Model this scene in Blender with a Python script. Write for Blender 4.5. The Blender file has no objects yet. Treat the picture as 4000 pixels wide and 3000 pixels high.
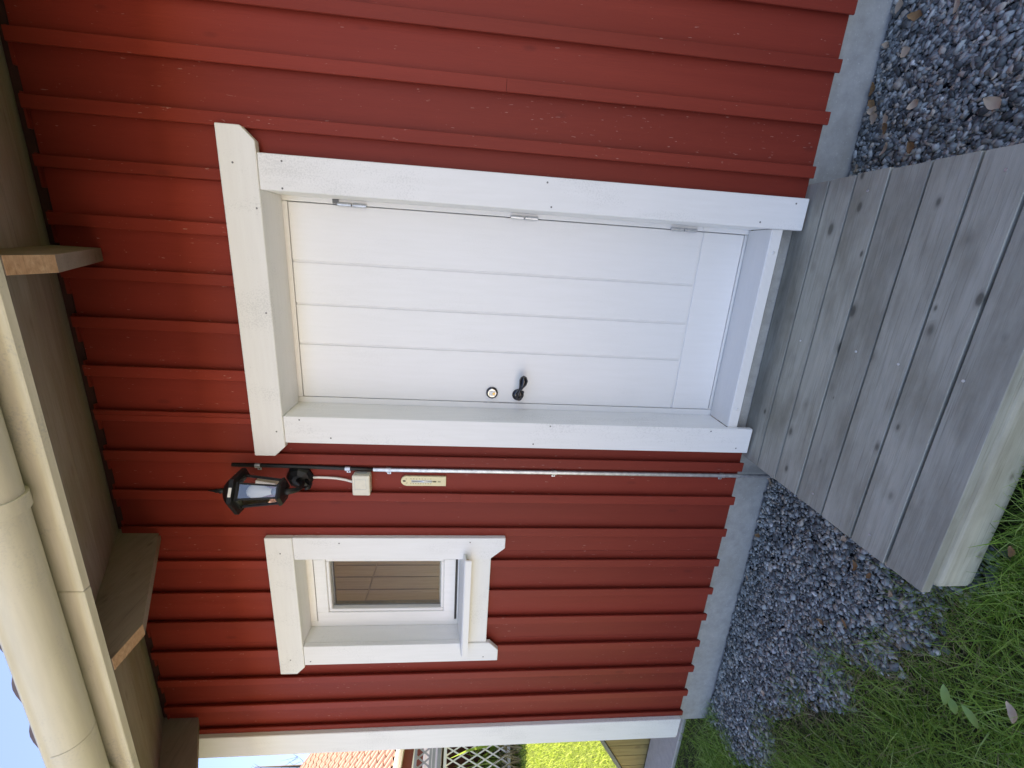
import bpy, bmesh, math, random
import numpy as np
from mathutils import Vector, Matrix, Euler

S = bpy.context.scene
COL = S.collection
random.seed(7)
rng = np.random.default_rng(7)

# ------------------------------------------------------------------ camera
def rotm(yaw, pitch, roll):
    ca, sa, cb, sb, cc, sc = (math.cos(yaw), math.sin(yaw), math.cos(pitch), math.sin(pitch), math.cos(roll), math.sin(roll))
    Rz = Matrix(((ca, -sa, 0), (sa, ca, 0), (0, 0, 1)))
    Rx = Matrix(((1, 0, 0), (0, cb, -sb), (0, sb, cb)))
    Ry = Matrix(((cc, 0, sc), (0, 1, 0), (-sc, 0, cc)))
    return Rz @ Rx @ Ry
R = rotm(math.radians(17.11943), math.radians(-5.52476), math.radians(-2.11031))
cam_data = bpy.data.cameras.new("camera")
cam_data.sensor_fit = 'HORIZONTAL'
cam_data.sensor_width = 36.0
cam_data.lens = 36.0 * 1676.7379 / 4000.0
cam_data.clip_start = 0.02
cam_data.clip_end = 600.0
cam = bpy.data.objects.new("camera", cam_data)
COL.objects.link(cam)
cx, cy, cz = R @ Vector((0, 0, -1)), R @ Vector((1, 0, 0)), R @ Vector((0, -1, 0))   # the photograph lies on its side
M = Matrix(((cx.x, cy.x, cz.x, 0.26368), (cx.y, cy.y, cz.y, -1.73605), (cx.z, cy.z, cz.z, 1.30824), (0, 0, 0, 1)))
cam.matrix_world = M
S.camera = cam

# ------------------------------------------------------------------ sky, sun, exposure
SUN_EL, SUN_AZ = 50.0, 4.0
world = bpy.data.worlds.new("World")
S.world = world
world.use_nodes = True
wn = world.node_tree
bg = wn.nodes["Background"]
sky = wn.nodes.new("ShaderNodeTexSky")
sky.sky_type = 'NISHITA'
sky.sun_disc = False
sky.sun_elevation = math.radians(SUN_EL)
sky.sun_rotation = math.radians(SUN_AZ)
sky.air_density = 1.0
sky.dust_density = 0.0
sky.altitude = 1500
sky.ozone_density = 3.5
wn.links.new(sky.outputs[0], bg.inputs[0])
bg.inputs[1].default_value = 0.095
sd = bpy.data.lights.new("sun", 'SUN')
sd.energy = 5.0
sd.angle = math.radians(0.5)
sd.color = (1.0, 0.95, 0.86)
sun = bpy.data.objects.new("sun", sd)
COL.objects.link(sun)
d = Vector((math.sin(math.radians(SUN_AZ)) * math.cos(math.radians(SUN_EL)), math.cos(math.radians(SUN_AZ)) * math.cos(math.radians(SUN_EL)), math.sin(math.radians(SUN_EL))))
sun.rotation_euler = d.to_track_quat('Z', 'Y').to_euler()
sun.location = (0, 6, 12)
S.view_settings.view_transform = 'Standard'
S.view_settings.look = 'None'
S.view_settings.exposure = 2.1
S.view_settings.use_white_balance = True
S.view_settings.white_balance_temperature = 8000
S.view_settings.white_balance_tint = 24
S.view_settings.gamma = 1.0
S.view_settings.use_curve_mapping = False
S.render.engine = 'CYCLES'
S.cycles.max_bounces = 8
S.cycles.diffuse_bounces = 5
S.cycles.transparent_max_bounces = 12
S.cycles.caustics_reflective = False
S.cycles.caustics_refractive = False

# ------------------------------------------------------------------ materials
class NT:
    def __init__(self, name):
        self.m = bpy.data.materials.new(name)
        self.m.use_nodes = True
        self.t = self.m.node_tree
        self.b = self.t.nodes["Principled BSDF"]
        self.out = self.t.nodes["Material Output"]
    def n(self, typ, **kw):
        nd = self.t.nodes.new(typ)
        for k, v in kw.items():
            if k.startswith('i_'):
                key = k[2:]
                key = int(key) if key.isdigit() else key.replace('_', ' ')
                nd.inputs[key].default_value = v
            else:
                setattr(nd, k, v)
        return nd
    def l(self, a, b):
        self.t.links.new(a, b)
    def coords(self, scale, rnd=True):
        tc = self.n("ShaderNodeTexCoord")
        src = tc.outputs["Object"]
        if rnd:
            oi = self.n("ShaderNodeObjectInfo")
            ml = self.n("ShaderNodeMath", operation='MULTIPLY'); ml.inputs[1].default_value = 37.0
            self.l(oi.outputs["Random"], ml.inputs[0])
            ad = self.n("ShaderNodeVectorMath", operation='ADD')
            self.l(src, ad.inputs[0]); self.l(ml.outputs[0], ad.inputs[1])
            src = ad.outputs[0]
        mp = self.n("ShaderNodeMapping")
        mp.inputs["Scale"].default_value = scale
        self.l(src, mp.inputs["Vector"])
        return mp.outputs[0]
    def noise(self, vec, scale=1.0, detail=5, rough=0.55, dist=0.0):
        nd = self.n("ShaderNodeTexNoise")
        nd.inputs["Scale"].default_value = scale
        nd.inputs["Detail"].default_value = detail
        nd.inputs["Roughness"].default_value = rough
        nd.inputs["Distortion"].default_value = dist
        self.l(vec, nd.inputs["Vector"])
        return nd.outputs[0]
    def ramp(self, fac, stops):
        r = self.n("ShaderNodeValToRGB")
        el = r.color_ramp.elements
        while len(el) > 1: el.remove(el[-1])
        el[0].position = stops[0][0]; el[0].color = tuple(stops[0][1]) + (1,)
        for p, c in stops[1:]:
            e = el.new(p); e.color = tuple(c) + (1,)
        self.l(fac, r.inputs[0])
        return r.outputs[0]
    def mix(self, fac, a, b, mode='MIX'):
        m = self.n("ShaderNodeMix", data_type='RGBA', blend_type=mode)
        if isinstance(fac, (int, float)): m.inputs[0].default_value = fac
        else: self.l(fac, m.inputs[0])
        for s, v in ((6, a), (7, b)):
            if isinstance(v, tuple): m.inputs[s].default_value = v + (1,) if len(v) == 3 else v
            else: self.l(v, m.inputs[s])
        return m.outputs[2]
    def bump(self, h, strength=0.3, dist=0.002):
        b = self.n("ShaderNodeBump")
        b.inputs["Strength"].default_value = strength
        b.inputs["Distance"].default_value = dist
        self.l(h, b.inputs["Height"])
        self.l(b.outputs[0], self.b.inputs["Normal"])
    def set(self, col=None, rough=0.6, metal=0.0, spec=0.5):
        if col is not None:
            if isinstance(col, tuple): self.b.inputs["Base Color"].default_value = col + (1,)
            else: self.l(col, self.b.inputs["Base Color"])
        self.b.inputs["Roughness"].default_value = rough
        self.b.inputs["Metallic"].default_value = metal
        self.b.inputs["Specular IOR Level"].default_value = spec
        return self.m

W3 = (1, 1, 1)
def axis_scale(axis, across, along):
    v = [across] * 3
    v['xyz'.index(axis)] = along
    return tuple(v)

def mat_red():
    k = NT("red_paint")
    v = k.coords(axis_scale('z', 14, 0.8))
    big = k.noise(v, 1, 4)
    col = k.ramp(big, [(0.25, (0.225, 0.027, 0.016)), (0.75, (0.285, 0.038, 0.023))])
    g = k.noise(k.coords(axis_scale('z', 420, 9)), 1, 3)
    col = k.mix(k.ramp(g, [(0.3, (0, 0, 0)), (0.75, (0.55, 0.55, 0.55))]), col, (0.215, 0.028, 0.018))
    # worn flecks along the grain
    f = k.noise(k.coords(axis_scale('z', 190, 34)), 1, 2, 0.5)
    dens = k.noise(k.coords((2.2, 2.2, 0.8)), 1, 2)
    th = k.n("ShaderNodeMath", operation='MULTIPLY_ADD'); th.inputs[1].default_value = 0.12; th.inputs[2].default_value = 0.0
    k.l(dens, th.inputs[0])
    ad = k.n("ShaderNodeMath", operation='ADD'); k.l(f, ad.inputs[0]); k.l(th.outputs[0], ad.inputs[1])
    mask = k.ramp(ad.outputs[0], [(0.790, (0, 0, 0)), (0.815, (0.7, 0.7, 0.7))])
    col = k.mix(mask, col, (0.46, 0.24, 0.21))
    oi = k.n("ShaderNodeObjectInfo")
    rm = k.n("ShaderNodeMapRange"); rm.inputs[3].default_value = 0.84; rm.inputs[4].default_value = 1.06
    k.l(oi.outputs["Random"], rm.inputs[0])
    cc = k.n("ShaderNodeCombineColor")
    for i in range(3): k.l(rm.outputs[0], cc.inputs[i])
    col = k.mix(1.0, col, cc.outputs[0], 'MULTIPLY')
    # knots showing through the paint
    vo = k.n("ShaderNodeTexVoronoi", feature='F1'); vo.inputs["Scale"].default_value = 1.0
    k.l(k.coords((9, 9, 3.2)), vo.inputs["Vector"])
    kn = k.ramp(vo.outputs["Distance"], [(0.0, (0.5, 0.5, 0.5)), (0.06, (0.35, 0.35, 0.35)), (0.11, (0, 0, 0))])
    col = k.mix(kn, col, (0.13, 0.018, 0.013))
    k.bump(g, 0.45, 0.0015)
    return k.set(col, 0.56, 0, 0.24)

def mat_white(name, c0, c1, rough=0.5, grain='z', dirt=0.25):
    k = NT(name)
    v = k.coords(axis_scale(grain, 60, 6))
    n1 = k.noise(v, 1, 5)
    col = k.ramp(n1, [(0.3, c0), (0.7, c1)])
    sp = k.noise(k.coords((160, 160, 160)), 1, 3, 0.6)
    patch = k.noise(k.coords((7, 7, 3)), 1, 3)
    ml = k.n("ShaderNodeMath", operation='MULTIPLY'); k.l(sp, ml.inputs[0]); k.l(patch, ml.inputs[1])
    mask = k.ramp(ml.outputs[0], [(0.29, (0, 0, 0)), (0.42, (dirt,) * 3)])
    col = k.mix(mask, col, (0.36, 0.37, 0.36))
    k.bump(n1, 0.12, 0.001)
    return k.set(col, rough, 0, 0.4)

def mat_wood(name, axis, stops, across=70, along=2.5, rough=0.8, knots=0.0, knot_col=(0.05, 0.045, 0.04), stain=None, bump=0.4, rnd_dark=0.25):
    k = NT(name)
    v = k.coords(axis_scale(axis, across, along))
    n1 = k.noise(v, 1, 6, 0.6, 0.4)
    col = k.ramp(n1, stops)
    if stain:
        n2 = k.noise(k.coords(axis_scale(axis, 9, 3.5)), 1, 5, 0.6)
        col = k.mix(k.ramp(n2, [(0.42, (0, 0, 0)), (0.72, (0.85,) * 3)]), col, stain)
    n3 = k.noise(k.coords(axis_scale(axis, 260, 5)), 1, 3)
    col = k.mix(k.ramp(n3, [(0.56, (0, 0, 0)), (0.76, (0.55,) * 3)]), col, tuple(c * 0.45 for c in stops[0][1]))
    if knots:
        vo = k.n("ShaderNodeTexVoronoi", feature='F1')
        vo.inputs["Scale"].default_value = 1.0
        k.l(k.coords(axis_scale(axis, 15, 8)), vo.inputs["Vector"])
        sp = k.n("ShaderNodeSeparateColor"); k.l(vo.outputs["Color"], sp.inputs[0])
        mr = k.n("ShaderNodeMapRange"); mr.inputs[1].default_value = 0.12; mr.inputs[3].default_value = 0.02; mr.inputs[4].default_value = 1.6
        k.l(sp.outputs[0], mr.inputs[0])
        dv = k.n("ShaderNodeMath", operation='DIVIDE'); k.l(vo.outputs["Distance"], dv.inputs[0]); k.l(mr.outputs[0], dv.inputs[1])
        km = k.ramp(dv.outputs[0], [(0.0, (1, 1, 1)), (0.10, (0.85,) * 3), (0.15, (0.25,) * 3), (0.24, (0, 0, 0))])
        fm = k.n("ShaderNodeMath", operation='MULTIPLY'); fm.inputs[1].default_value = knots
        k.l(km, fm.inputs[0])
        col = k.mix(fm.outputs[0], col, knot_col)
    oi = k.n("ShaderNodeObjectInfo")
    rm = k.n("ShaderNodeMapRange"); rm.inputs[3].default_value = 1 - rnd_dark; rm.inputs[4].default_value = 1.0
    k.l(oi.outputs["Random"], rm.inputs[0])
    cc = k.n("ShaderNodeCombineColor")
    for i in range(3): k.l(rm.outputs[0], cc.inputs[i])
    col = k.mix(1.0, col, cc.outputs[0], 'MULTIPLY')
    k.bump(n1, bump, 0.0025)
    return k.set(col, rough, 0, 0.25)

def mat_plain(name, col, rough=0.5, metal=0.0, var=0.12, scale=40, spec=0.5, bump=0.0):
    k = NT(name)
    n1 = k.noise(k.coords((scale,) * 3), 1, 4)
    c = k.ramp(n1, [(0.3, tuple(x * (1 - var) for x in col)), (0.7, tuple(min(1, x * (1 + var)) for x in col))])
    if bump: k.bump(n1, bump, 0.002)
    return k.set(c, rough, metal, spec)

def mat_concrete(name, a, b, stain):
    k = NT(name)
    n1 = k.noise(k.coords((26, 26, 26)), 1, 7, 0.62)
    col = k.ramp(n1, [(0.3, a), (0.7, b)])
    n2 = k.noise(k.coords((3.5, 3.5, 6)), 1, 5)
    col = k.mix(k.ramp(n2, [(0.45, (0, 0, 0)), (0.75, (0.6,) * 3)]), col, stain)
    sp = k.noise(k.coords((140,) * 3), 1, 2)
    col = k.mix(k.ramp(sp, [(0.66, (0, 0, 0)), (0.74, (0.5,) * 3)]), col, tuple(min(1, x * 1.5) for x in b))
    k.bump(sp, 0.5, 0.002)
    return k.set(col, 0.9, 0, 0.2)

def mat_island(name, stops, rough=0.8, trans=0.0, spec=0.3, grain=0.0):
    k = NT(name)
    g = k.n("ShaderNodeNewGeometry")
    col = k.ramp(g.outputs["Random Per Island"], stops)
    if grain:
        n1 = k.noise(k.coords((180,) * 3, False), 1, 3)
        col = k.mix(k.ramp(n1, [(0.35, (0, 0, 0)), (0.75, (grain,) * 3)]), col, (0.30, 0.325, 0.32))
        k.bump(n1, 0.35, 0.002)
    m = k.set(col, rough, 0, spec)
    if trans:
        tr = k.n("ShaderNodeBsdfTranslucent")
        k.l(col, tr.inputs[0])
        mx = k.n("ShaderNodeMixShader"); mx.inputs[0].default_value = trans
        k.l(k.b.outputs[0], mx.inputs[1]); k.l(tr.outputs[0], mx.inputs[2])
        k.l(mx.outputs[0], k.out.inputs[0])
    return m

def mat_glass(name, tint=(0.92, 0.94, 0.93), refl=1.0):
    k = NT(name)
    fr = k.n("ShaderNodeFresnel"); fr.inputs[0].default_value = 1.5
    ml = k.n("ShaderNodeMath", operation='MULTIPLY'); ml.inputs[1].default_value = refl; ml.use_clamp = True
    k.l(fr.outputs[0], ml.inputs[0])
    tr = k.n("ShaderNodeBsdfTransparent"); tr.inputs[0].default_value = tint + (1,)
    gl = k.n("ShaderNodeBsdfGlossy"); gl.inputs["Roughness"].default_value = 0.0
    mx = k.n("ShaderNodeMixShader")
    k.l(ml.outputs[0], mx.inputs[0]); k.l(tr.outputs[0], mx.inputs[1]); k.l(gl.outputs[0], mx.inputs[2])
    k.l(mx.outputs[0], k.out.inputs[0])
    return k.m

def mat_ground(name, a, b, c, sc):
    k = NT(name)
    v = k.coords((sc,) * 3, False)
    n1 = k.noise(v, 1, 6, 0.65)
    col = k.ramp(n1, [(0.3, a), (0.5, b), (0.75, c)])
    n2 = k.noise(k.coords((90,) * 3, False), 1, 4, 0.7)
    col = k.mix(k.ramp(n2, [(0.4, (0, 0, 0)), (0.7, (0.6,) * 3)]), col, a)
    k.bump(n2, 0.8, 0.01)
    return k.set(col, 0.95, 0, 0.1)

RED = mat_red()
WHITE = mat_white("white_paint", (0.765, 0.76, 0.745), (0.80, 0.795, 0.785), 0.5, 'z', 0.24)
WHITEX = mat_white("white_paint_head", (0.755, 0.745, 0.715), (0.79, 0.785, 0.755), 0.5, 'x', 0.25)
DOORW = mat_white("door_enamel", (0.79, 0.79, 0.78), (0.815, 0.815, 0.81), 0.38, 'z', 0.05)
SASHW = mat_white("sash_enamel", (0.78, 0.775, 0.75), (0.82, 0.815, 0.80), 0.4, 'z', 0.05)
SILLW = mat_white("sill_metal", (0.79, 0.78, 0.755), (0.815, 0.805, 0.78), 0.35, 'x', 0.05)
CREAM = mat_white("cream_metal", (0.545, 0.525, 0.43), (0.605, 0.58, 0.475), 0.48, 'x', 0.28)
CREAMP = mat_white("cream_fascia", (0.54, 0.515, 0.41), (0.63, 0.605, 0.50), 0.6, 'x', 0.5)
DECK = mat_wood("weathered_deck", 'x', [(0.25, (0.385, 0.372, 0.305)), (0.5, (0.475, 0.460, 0.380)), (0.8, (0.555, 0.540, 0.450))], 48, 4.0, 0.85, 0.85, (0.085, 0.078, 0.060), (0.27, 0.25, 0.19), 0.7, 0.22)
DECKL = mat_wood("impregnated_beam", 'x', [(0.25, (0.40, 0.37, 0.28)), (0.55, (0.54, 0.505, 0.39)), (0.8, (0.61, 0.58, 0.47))], 50, 2.5, 0.75, 0.6, (0.12, 0.09, 0.06), (0.30, 0.265, 0.19), 0.6, 0.05)
SOFFIT = mat_wood("soffit_wood", 'x', [(0.25, (0.36, 0.32, 0.27)), (0.6, (0.44, 0.40, 0.34)), (0.85, (0.49, 0.445, 0.385))], 22, 2.0, 0.85, 0.35, (0.24, 0.19, 0.14), (0.35, 0.30, 0.21), 0.2, 0.08)
RAFTER = mat_wood("rafter_wood", 'y', [(0.25, (0.25, 0.200, 0.170)), (0.6, (0.30, 0.245, 0.21)), (0.85, (0.34, 0.28, 0.245))], 26, 8.0, 0.85, 0.5, (0.12, 0.075, 0.05), None, 0.3, 0.06)
RAWEND = mat_wood("raw_end_grain", 'x', [(0.25, (0.34, 0.20, 0.12)), (0.55, (0.52, 0.34, 0.22)), (0.85, (0.62, 0.45, 0.31))], 90, 60, 0.9, 0.0, (0, 0, 0), (0.40, 0.22, 0.12), 0.6, 0.0)
DARKW = mat_plain("dark_gap_board", (0.055, 0.018, 0.013), 0.9, 0, 0.2, 30)
INNER = mat_wood("interior_panel", 'z', [(0.25, (0.58, 0.46, 0.35)), (0.6, (0.65, 0.53, 0.41)), (0.85, (0.70, 0.585, 0.47))], 40, 1.5, 0.6, 0.0, (0, 0, 0), None, 0.1, 0.06)
PLINTH = mat_concrete("plinth_concrete", (0.32, 0.32, 0.305), (0.43, 0.43, 0.41), (0.32, 0.31, 0.27))
SLAB = mat_concrete("slab_concrete", (0.50, 0.45, 0.38), (0.62, 0.56, 0.48), (0.54, 0.48, 0.40))
STONE = mat_island("gravel_stone", [(0.0, (0.040, 0.046, 0.047)), (0.28, (0.150, 0.172, 0.170)), (0.55, (0.295, 0.330, 0.320)), (0.78, (0.50, 0.54, 0.51)), (0.88, (0.42, 0.36, 0.285)), (0.94, (0.62, 0.56, 0.46)), (0.96, (0.11, 0.10, 0.07)), (1.0, (0.85, 0.87, 0.83))], 0.65, 0, 0.45, 0.22)
SANDY = mat_ground("gravel_bed", (0.02, 0.021, 0.024), (0.035, 0.036, 0.04), (0.055, 0.055, 0.058), 60)
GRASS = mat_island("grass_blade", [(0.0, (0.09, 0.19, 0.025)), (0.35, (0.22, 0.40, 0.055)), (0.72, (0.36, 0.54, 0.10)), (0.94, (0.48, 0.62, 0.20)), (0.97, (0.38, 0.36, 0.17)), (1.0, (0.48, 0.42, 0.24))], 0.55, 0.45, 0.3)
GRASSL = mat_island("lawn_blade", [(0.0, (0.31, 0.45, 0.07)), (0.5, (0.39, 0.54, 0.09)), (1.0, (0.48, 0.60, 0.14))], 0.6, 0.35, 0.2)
LAWN = mat_ground("lawn_ground", (0.06, 0.09, 0.02), (0.10, 0.15, 0.03), (0.15, 0.21, 0.04), 9)
SOIL = mat_ground("soil", (0.035, 0.032, 0.018), (0.06, 0.06, 0.028), (0.07, 0.085, 0.03), 18)
BLACK = mat_plain("black_iron", (0.009, 0.009, 0.010), 0.42, 0, 0.3, 60, 0.35)
CABLE = mat_plain("black_cable", (0.017, 0.016, 0.016), 0.55, 0, 0.4, 120)
STEEL = mat_plain("galvanised_steel", (0.62, 0.64, 0.67), 0.42, 0.85, 0.18, 55)
CHROME = mat_plain("chrome", (0.75, 0.75, 0.77), 0.10, 1.0, 0.03, 20)
DCHROME = mat_plain("black_chrome", (0.055, 0.055, 0.06), 0.09, 0.9, 0.1, 20)
BRASS = mat_plain("brass", (0.55, 0.38, 0.14), 0.3, 1.0, 0.1, 30)
GLASS = mat_glass("window_glass", (0.92, 0.92, 0.90), 0.35)
LGLASS = mat_glass("lantern_glass", (0.84, 0.85, 0.86), 4.0)
BULB = mat_plain("opal_bulb", (0.82, 0.82, 0.78), 0.35, 0, 0.02)
GAPBLACK = mat_plain("gap_black", (0.03, 0.03, 0.032), 0.5, 0, 0.1)
SPACER = mat_plain("spacer_bar", (0.30, 0.30, 0.30), 0.35, 0.8, 0.1)
BOXM = mat_plain("aged_plastic", (0.70, 0.66, 0.55), 0.5, 0, 0.05, 60)
WCABLE = mat_plain("white_cable", (0.76, 0.72, 0.66), 0.5, 0, 0.04)
THERM = mat_plain("cream_thermometer", (0.74, 0.65, 0.40), 0.5, 0, 0.03)
TUBE = mat_plain("thermometer_tube", (0.52, 0.53, 0.50), 0.15, 0, 0.05)
INK = mat_plain("dark_print", (0.06, 0.05, 0.03), 0.7, 0, 0.1)
INKG = mat_plain("screw_dark", (0.17, 0.17, 0.17), 0.5, 0.3, 0.2)
SHEET = mat_plain("roof_sheet_metal", (0.16, 0.11, 0.09), 0.5, 0, 0.2, 12)
TILE = mat_plain("clay_tile", (0.50, 0.315, 0.225), 0.75, 0, 0.18, 6)
TILED = mat_plain("clay_underside", (0.16, 0.06, 0.04), 0.9, 0, 0.1)
FARRED = mat_plain("far_red_wall", (0.16, 0.035, 0.03), 0.8, 0, 0.1, 4)
FARWHITE = mat_plain("far_white_paint", (0.72, 0.70, 0.66), 0.6, 0, 0.05, 4)
FARGREY = mat_plain("grey_lattice_paint", (0.30, 0.30, 0.31), 0.6, 0, 0.1, 8)
PLANKY = mat_wood("impregnated_plank", 'z', [(0.25, (0.24, 0.165, 0.06)), (0.55, (0.32, 0.235, 0.09)), (0.85, (0.39, 0.30, 0.13))], 45, 2.0, 0.8, 0.4, (0.12, 0.07, 0.03), None, 0.3, 0.1)
LEAFT = mat_island("dry_leaf_tan", [(0.0, (0.52, 0.37, 0.25)), (1.0, (0.70, 0.56, 0.42))], 0.75, 0.2, 0.2, 0)
LEAFB = mat_island("dry_leaf_brown", [(0.0, (0.27, 0.15, 0.075)), (1.0, (0.42, 0.25, 0.12))], 0.75, 0.2, 0.2, 0)
LEAFG = mat_island("green_leaf", [(0.0, (0.24, 0.42, 0.10)), (1.0, (0.34, 0.50, 0.17))], 0.5, 0.3, 0.4, 0)
HAY = mat_island("dry_stalk", [(0.0, (0.22, 0.17, 0.10)), (0.6, (0.40, 0.32, 0.19)), (1.0, (0.55, 0.46, 0.28))], 0.8, 0.1, 0.2, 0)
BARK = mat_plain("bark", (0.075, 0.065, 0.055), 0.9, 0, 0.25, 8)

# ------------------------------------------------------------------ object helpers
WORLDLOC = {}
def link(name, me, loc, parent=None):
    o = bpy.data.objects.new(name, me)
    COL.objects.link(o)
    WORLDLOC[o] = Vector(loc)
    if parent is not None:
        o.parent = parent
        o.location = Vector(loc) - WORLDLOC[parent]
    else:
        o.location = loc
    return o
def thing(name, label, cat, loc, group=None):
    o = link(name, None, loc)
    o.empty_display_size = 0.1
    o["label"] = label; o["category"] = cat
    if group: o["group"] = group
    return o
def tag(o, label, cat, group=None):
    o["label"] = label; o["category"] = cat
    if group: o["group"] = group
    return o
def fin(name, bm, mat, parent=None, smooth=False, base=False):
    """bm holds world coordinates; the origin goes to the middle (or the base) of the piece"""
    bmesh.ops.recalc_face_normals(bm, faces=bm.faces[:])
    co = np.array([v.co[:] for v in bm.verts])
    c = Vector((co.min(0) + co.max(0)) / 2)
    if base: c.z = co[:, 2].min()
    for v in bm.verts: v.co -= c
    me = bpy.data.meshes.new(name)
    bm.to_mesh(me); bm.free()
    for m in (mat if isinstance(mat, (list, tuple)) else [mat]): me.materials.append(m)
    if smooth:
        me.polygons.foreach_set("use_smooth", [True] * len(me.polygons))
    return link(name, me, c, parent)
def bbox(bm, x0, x1, y0, y1, z0, z1, bev=0.0, seg=1):
    vs = [bm.verts.new((x, y, z)) for x in (x0, x1) for y in (y0, y1) for z in (z0, z1)]
    fs = [bm.faces.new([vs[i] for i in q]) for q in ((0, 1, 3, 2), (4, 6, 7, 5), (0, 4, 5, 1), (2, 3, 7, 6), (0, 2, 6, 4), (1, 5, 7, 3))]
    if bev:
        es = list({e for f in fs for e in f.edges})
        bmesh.ops.bevel(bm, geom=es, offset=bev, segments=seg, affect='EDGES', profile=0.5)
def box(name, x0, x1, y0, y1, z0, z1, mat, parent=None, bev=0.0, seg=1):
    bm = bmesh.new()
    bbox(bm, x0, x1, y0, y1, z0, z1, bev, seg)
    return fin(name, bm, mat, parent, base=True)
def extrude(bm, pts, vec):
    """closed polygon pts (3D) swept by vec"""
    a = [bm.verts.new(p) for p in pts]
    b = [bm.verts.new(Vector(p) + Vector(vec)) for p in pts]
    bm.faces.new(a); bm.faces.new(b[::-1])
    n = len(a)
    for i in range(n): bm.faces.new((a[i], b[i], b[(i + 1) % n], a[(i + 1) % n]))
def xz_prism(name, pts, y0, y1, mat, parent=None, bev=0.0):
    bm = bmesh.new()
    extrude(bm, [(x, y0, z) for x, z in pts], (0, y1 - y0, 0))
    if bev: bmesh.ops.bevel(bm, geom=bm.edges[:], offset=bev, segments=1, affect='EDGES')
    return fin(name, bm, mat, parent, base=True)
def yz_prism(bm, pts, x0, x1):
    extrude(bm, [(x0, y, z) for y, z in pts], (x1 - x0, 0, 0))
def tube(bm, pts, r, seg=10, cap=True):
    """tube through 3D points; r is a number or a list"""
    pts = [Vector(p) for p in pts]
    rs = r if isinstance(r, (list, tuple)) else [r] * len(pts)
    rings = []
    up = Vector((0.13, 0.31, 0.94)).normalized()
    for i, p in enumerate(pts):
        t = (pts[min(i + 1, len(pts) - 1)] - pts[max(i - 1, 0)]).normalized()
        a = t.cross(up)
        if a.length < 0.1: a = t.cross(Vector((1, 0, 0)))
        a.normalize(); b = t.cross(a)
        rings.append([bm.verts.new(p + (a * math.cos(2 * math.pi * k / seg) + b * math.sin(2 * math.pi * k / seg)) * rs[i]) for k in range(seg)])
    for i in range(len(rings) - 1):
        for k in range(seg):
            bm.faces.new((rings[i][k], rings[i][(k + 1) % seg], rings[i + 1][(k + 1) % seg], rings[i + 1][k]))
    if cap:
        bm.faces.new(rings[0][::-1]); bm.faces.new(rings[-1])
def lathe(bm, prof, origin, axis='z', seg=16, ang0=0.0):
    """prof: list of (radius, height) along axis"""
    o = Vector(origin); rings = []
    for r, h in prof:
        ring = []
        for k in range(seg):
            a = ang0 + 2 * math.pi * k / seg
            if axis == 'z': q = Vector((r * math.cos(a), r * math.sin(a), h))
            else: q = Vector((r * math.cos(a), h, r * math.sin(a)))
            ring.append(bm.verts.new(o + q))
        rings.append(ring)
    for i in range(len(rings) - 1):
        for k in range(seg):
            bm.faces.new((rings[i][k], rings[i][(k + 1) % seg], rings[i + 1][(k + 1) % seg], rings[i + 1][k]))
    bm.faces.new(rings[0][::-1]); bm.faces.new(rings[-1])
def raw_mesh(name, verts, faces, mat, smooth=False):
    me = bpy.data.meshes.new(name)
    me.from_pydata(verts, [], faces)
    me.materials.append(mat)
    if smooth: me.polygons.foreach_set("use_smooth", [True] * len(me.polygons))
    return me
def np_mesh(name, V, F, mat, smooth=False):
    """V (n,3), F (m,k) same-size faces, quickly"""
    me = bpy.data.meshes.new(name)
    V = np.asarray(V, dtype=np.float32); F = np.asarray(F, dtype=np.int32)
    k = F.shape[1]
    me.vertices.add(len(V)); me.vertices.foreach_set("co", V.ravel())
    me.loops.add(F.size); me.loops.foreach_set("vertex_index", F.ravel())
    me.polygons.add(len(F))
    me.polygons.foreach_set("loop_start", np.arange(0, F.size, k, dtype=np.int32))
    if smooth: me.polygons.foreach_set("use_smooth", np.ones(len(F), dtype=bool))
    me.update(calc_edges=True); me.validate()
    me.materials.append(mat)
    return me
def structure(o):
    o["kind"] = "structure"; return o
def stuff(o, label=None, cat=None):
    o["kind"] = "stuff"
    if label: o["label"] = label; o["category"] = cat
    return o

# ------------------------------------------------------------------ ground
BORDER = [(-2.55, 0.16), (-2.30, 0.00), (-2.36, -0.15), (-2.10, -0.33), (-1.96, -0.39), (-1.85, -0.29), (-1.65, -0.38), (-1.53, -0.45), (-1.35, -0.60), (-1.24, -0.57), (-1.22, -0.47), (-1.12, -0.63), (-1.04, -0.70), (-0.97, -0.65), (-0.86, -0.77), (-0.735, -0.72), (-0.60, -0.80)]
BX = np.array([p[0] for p in BORDER]); BY = np.array([p[1] for p in BORDER])
def gz(x, y):
    s = -0.85 * x + 0.53 * y
    far = np.clip(s - 3.4, 0, 10.0) * 0.10
    near = -0.20 + 0.006 * np.clip(x, -3, 2)
    return near + far
def in_gravel(x, y):
    left = (x > -2.45) & (x < -0.2) & (y < 0.08) & (y > np.interp(x, BX, BY))
    right = (x > 0.2) & (x < 2.6) & (y < 0.08) & (y > -1.5)
    return left | right
def axis_pts(lo, hi, fine_lo, fine_hi, n_f, n_c):
    a = np.linspace(lo, fine_lo, n_c, endpoint=False); b = np.linspace(fine_lo, fine_hi, n_f, endpoint=False); c = np.linspace(fine_hi, hi, n_c)
    return np.concatenate([a, b, c])
gx = axis_pts(-80, 80, -14, 4, 150, 16); gy = axis_pts(-80, 80, -4, 12, 130, 16)
GX, GY = np.meshgrid(gx, gy, indexing='ij')
GZ = gz(GX, GY) - 0.018
inside = (GX > -2.4) & (GX < 3.0) & (GY > 0.2) & (GY < 4.6)
V = np.stack([GX, GY, GZ], -1).reshape(-1, 3)
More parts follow.
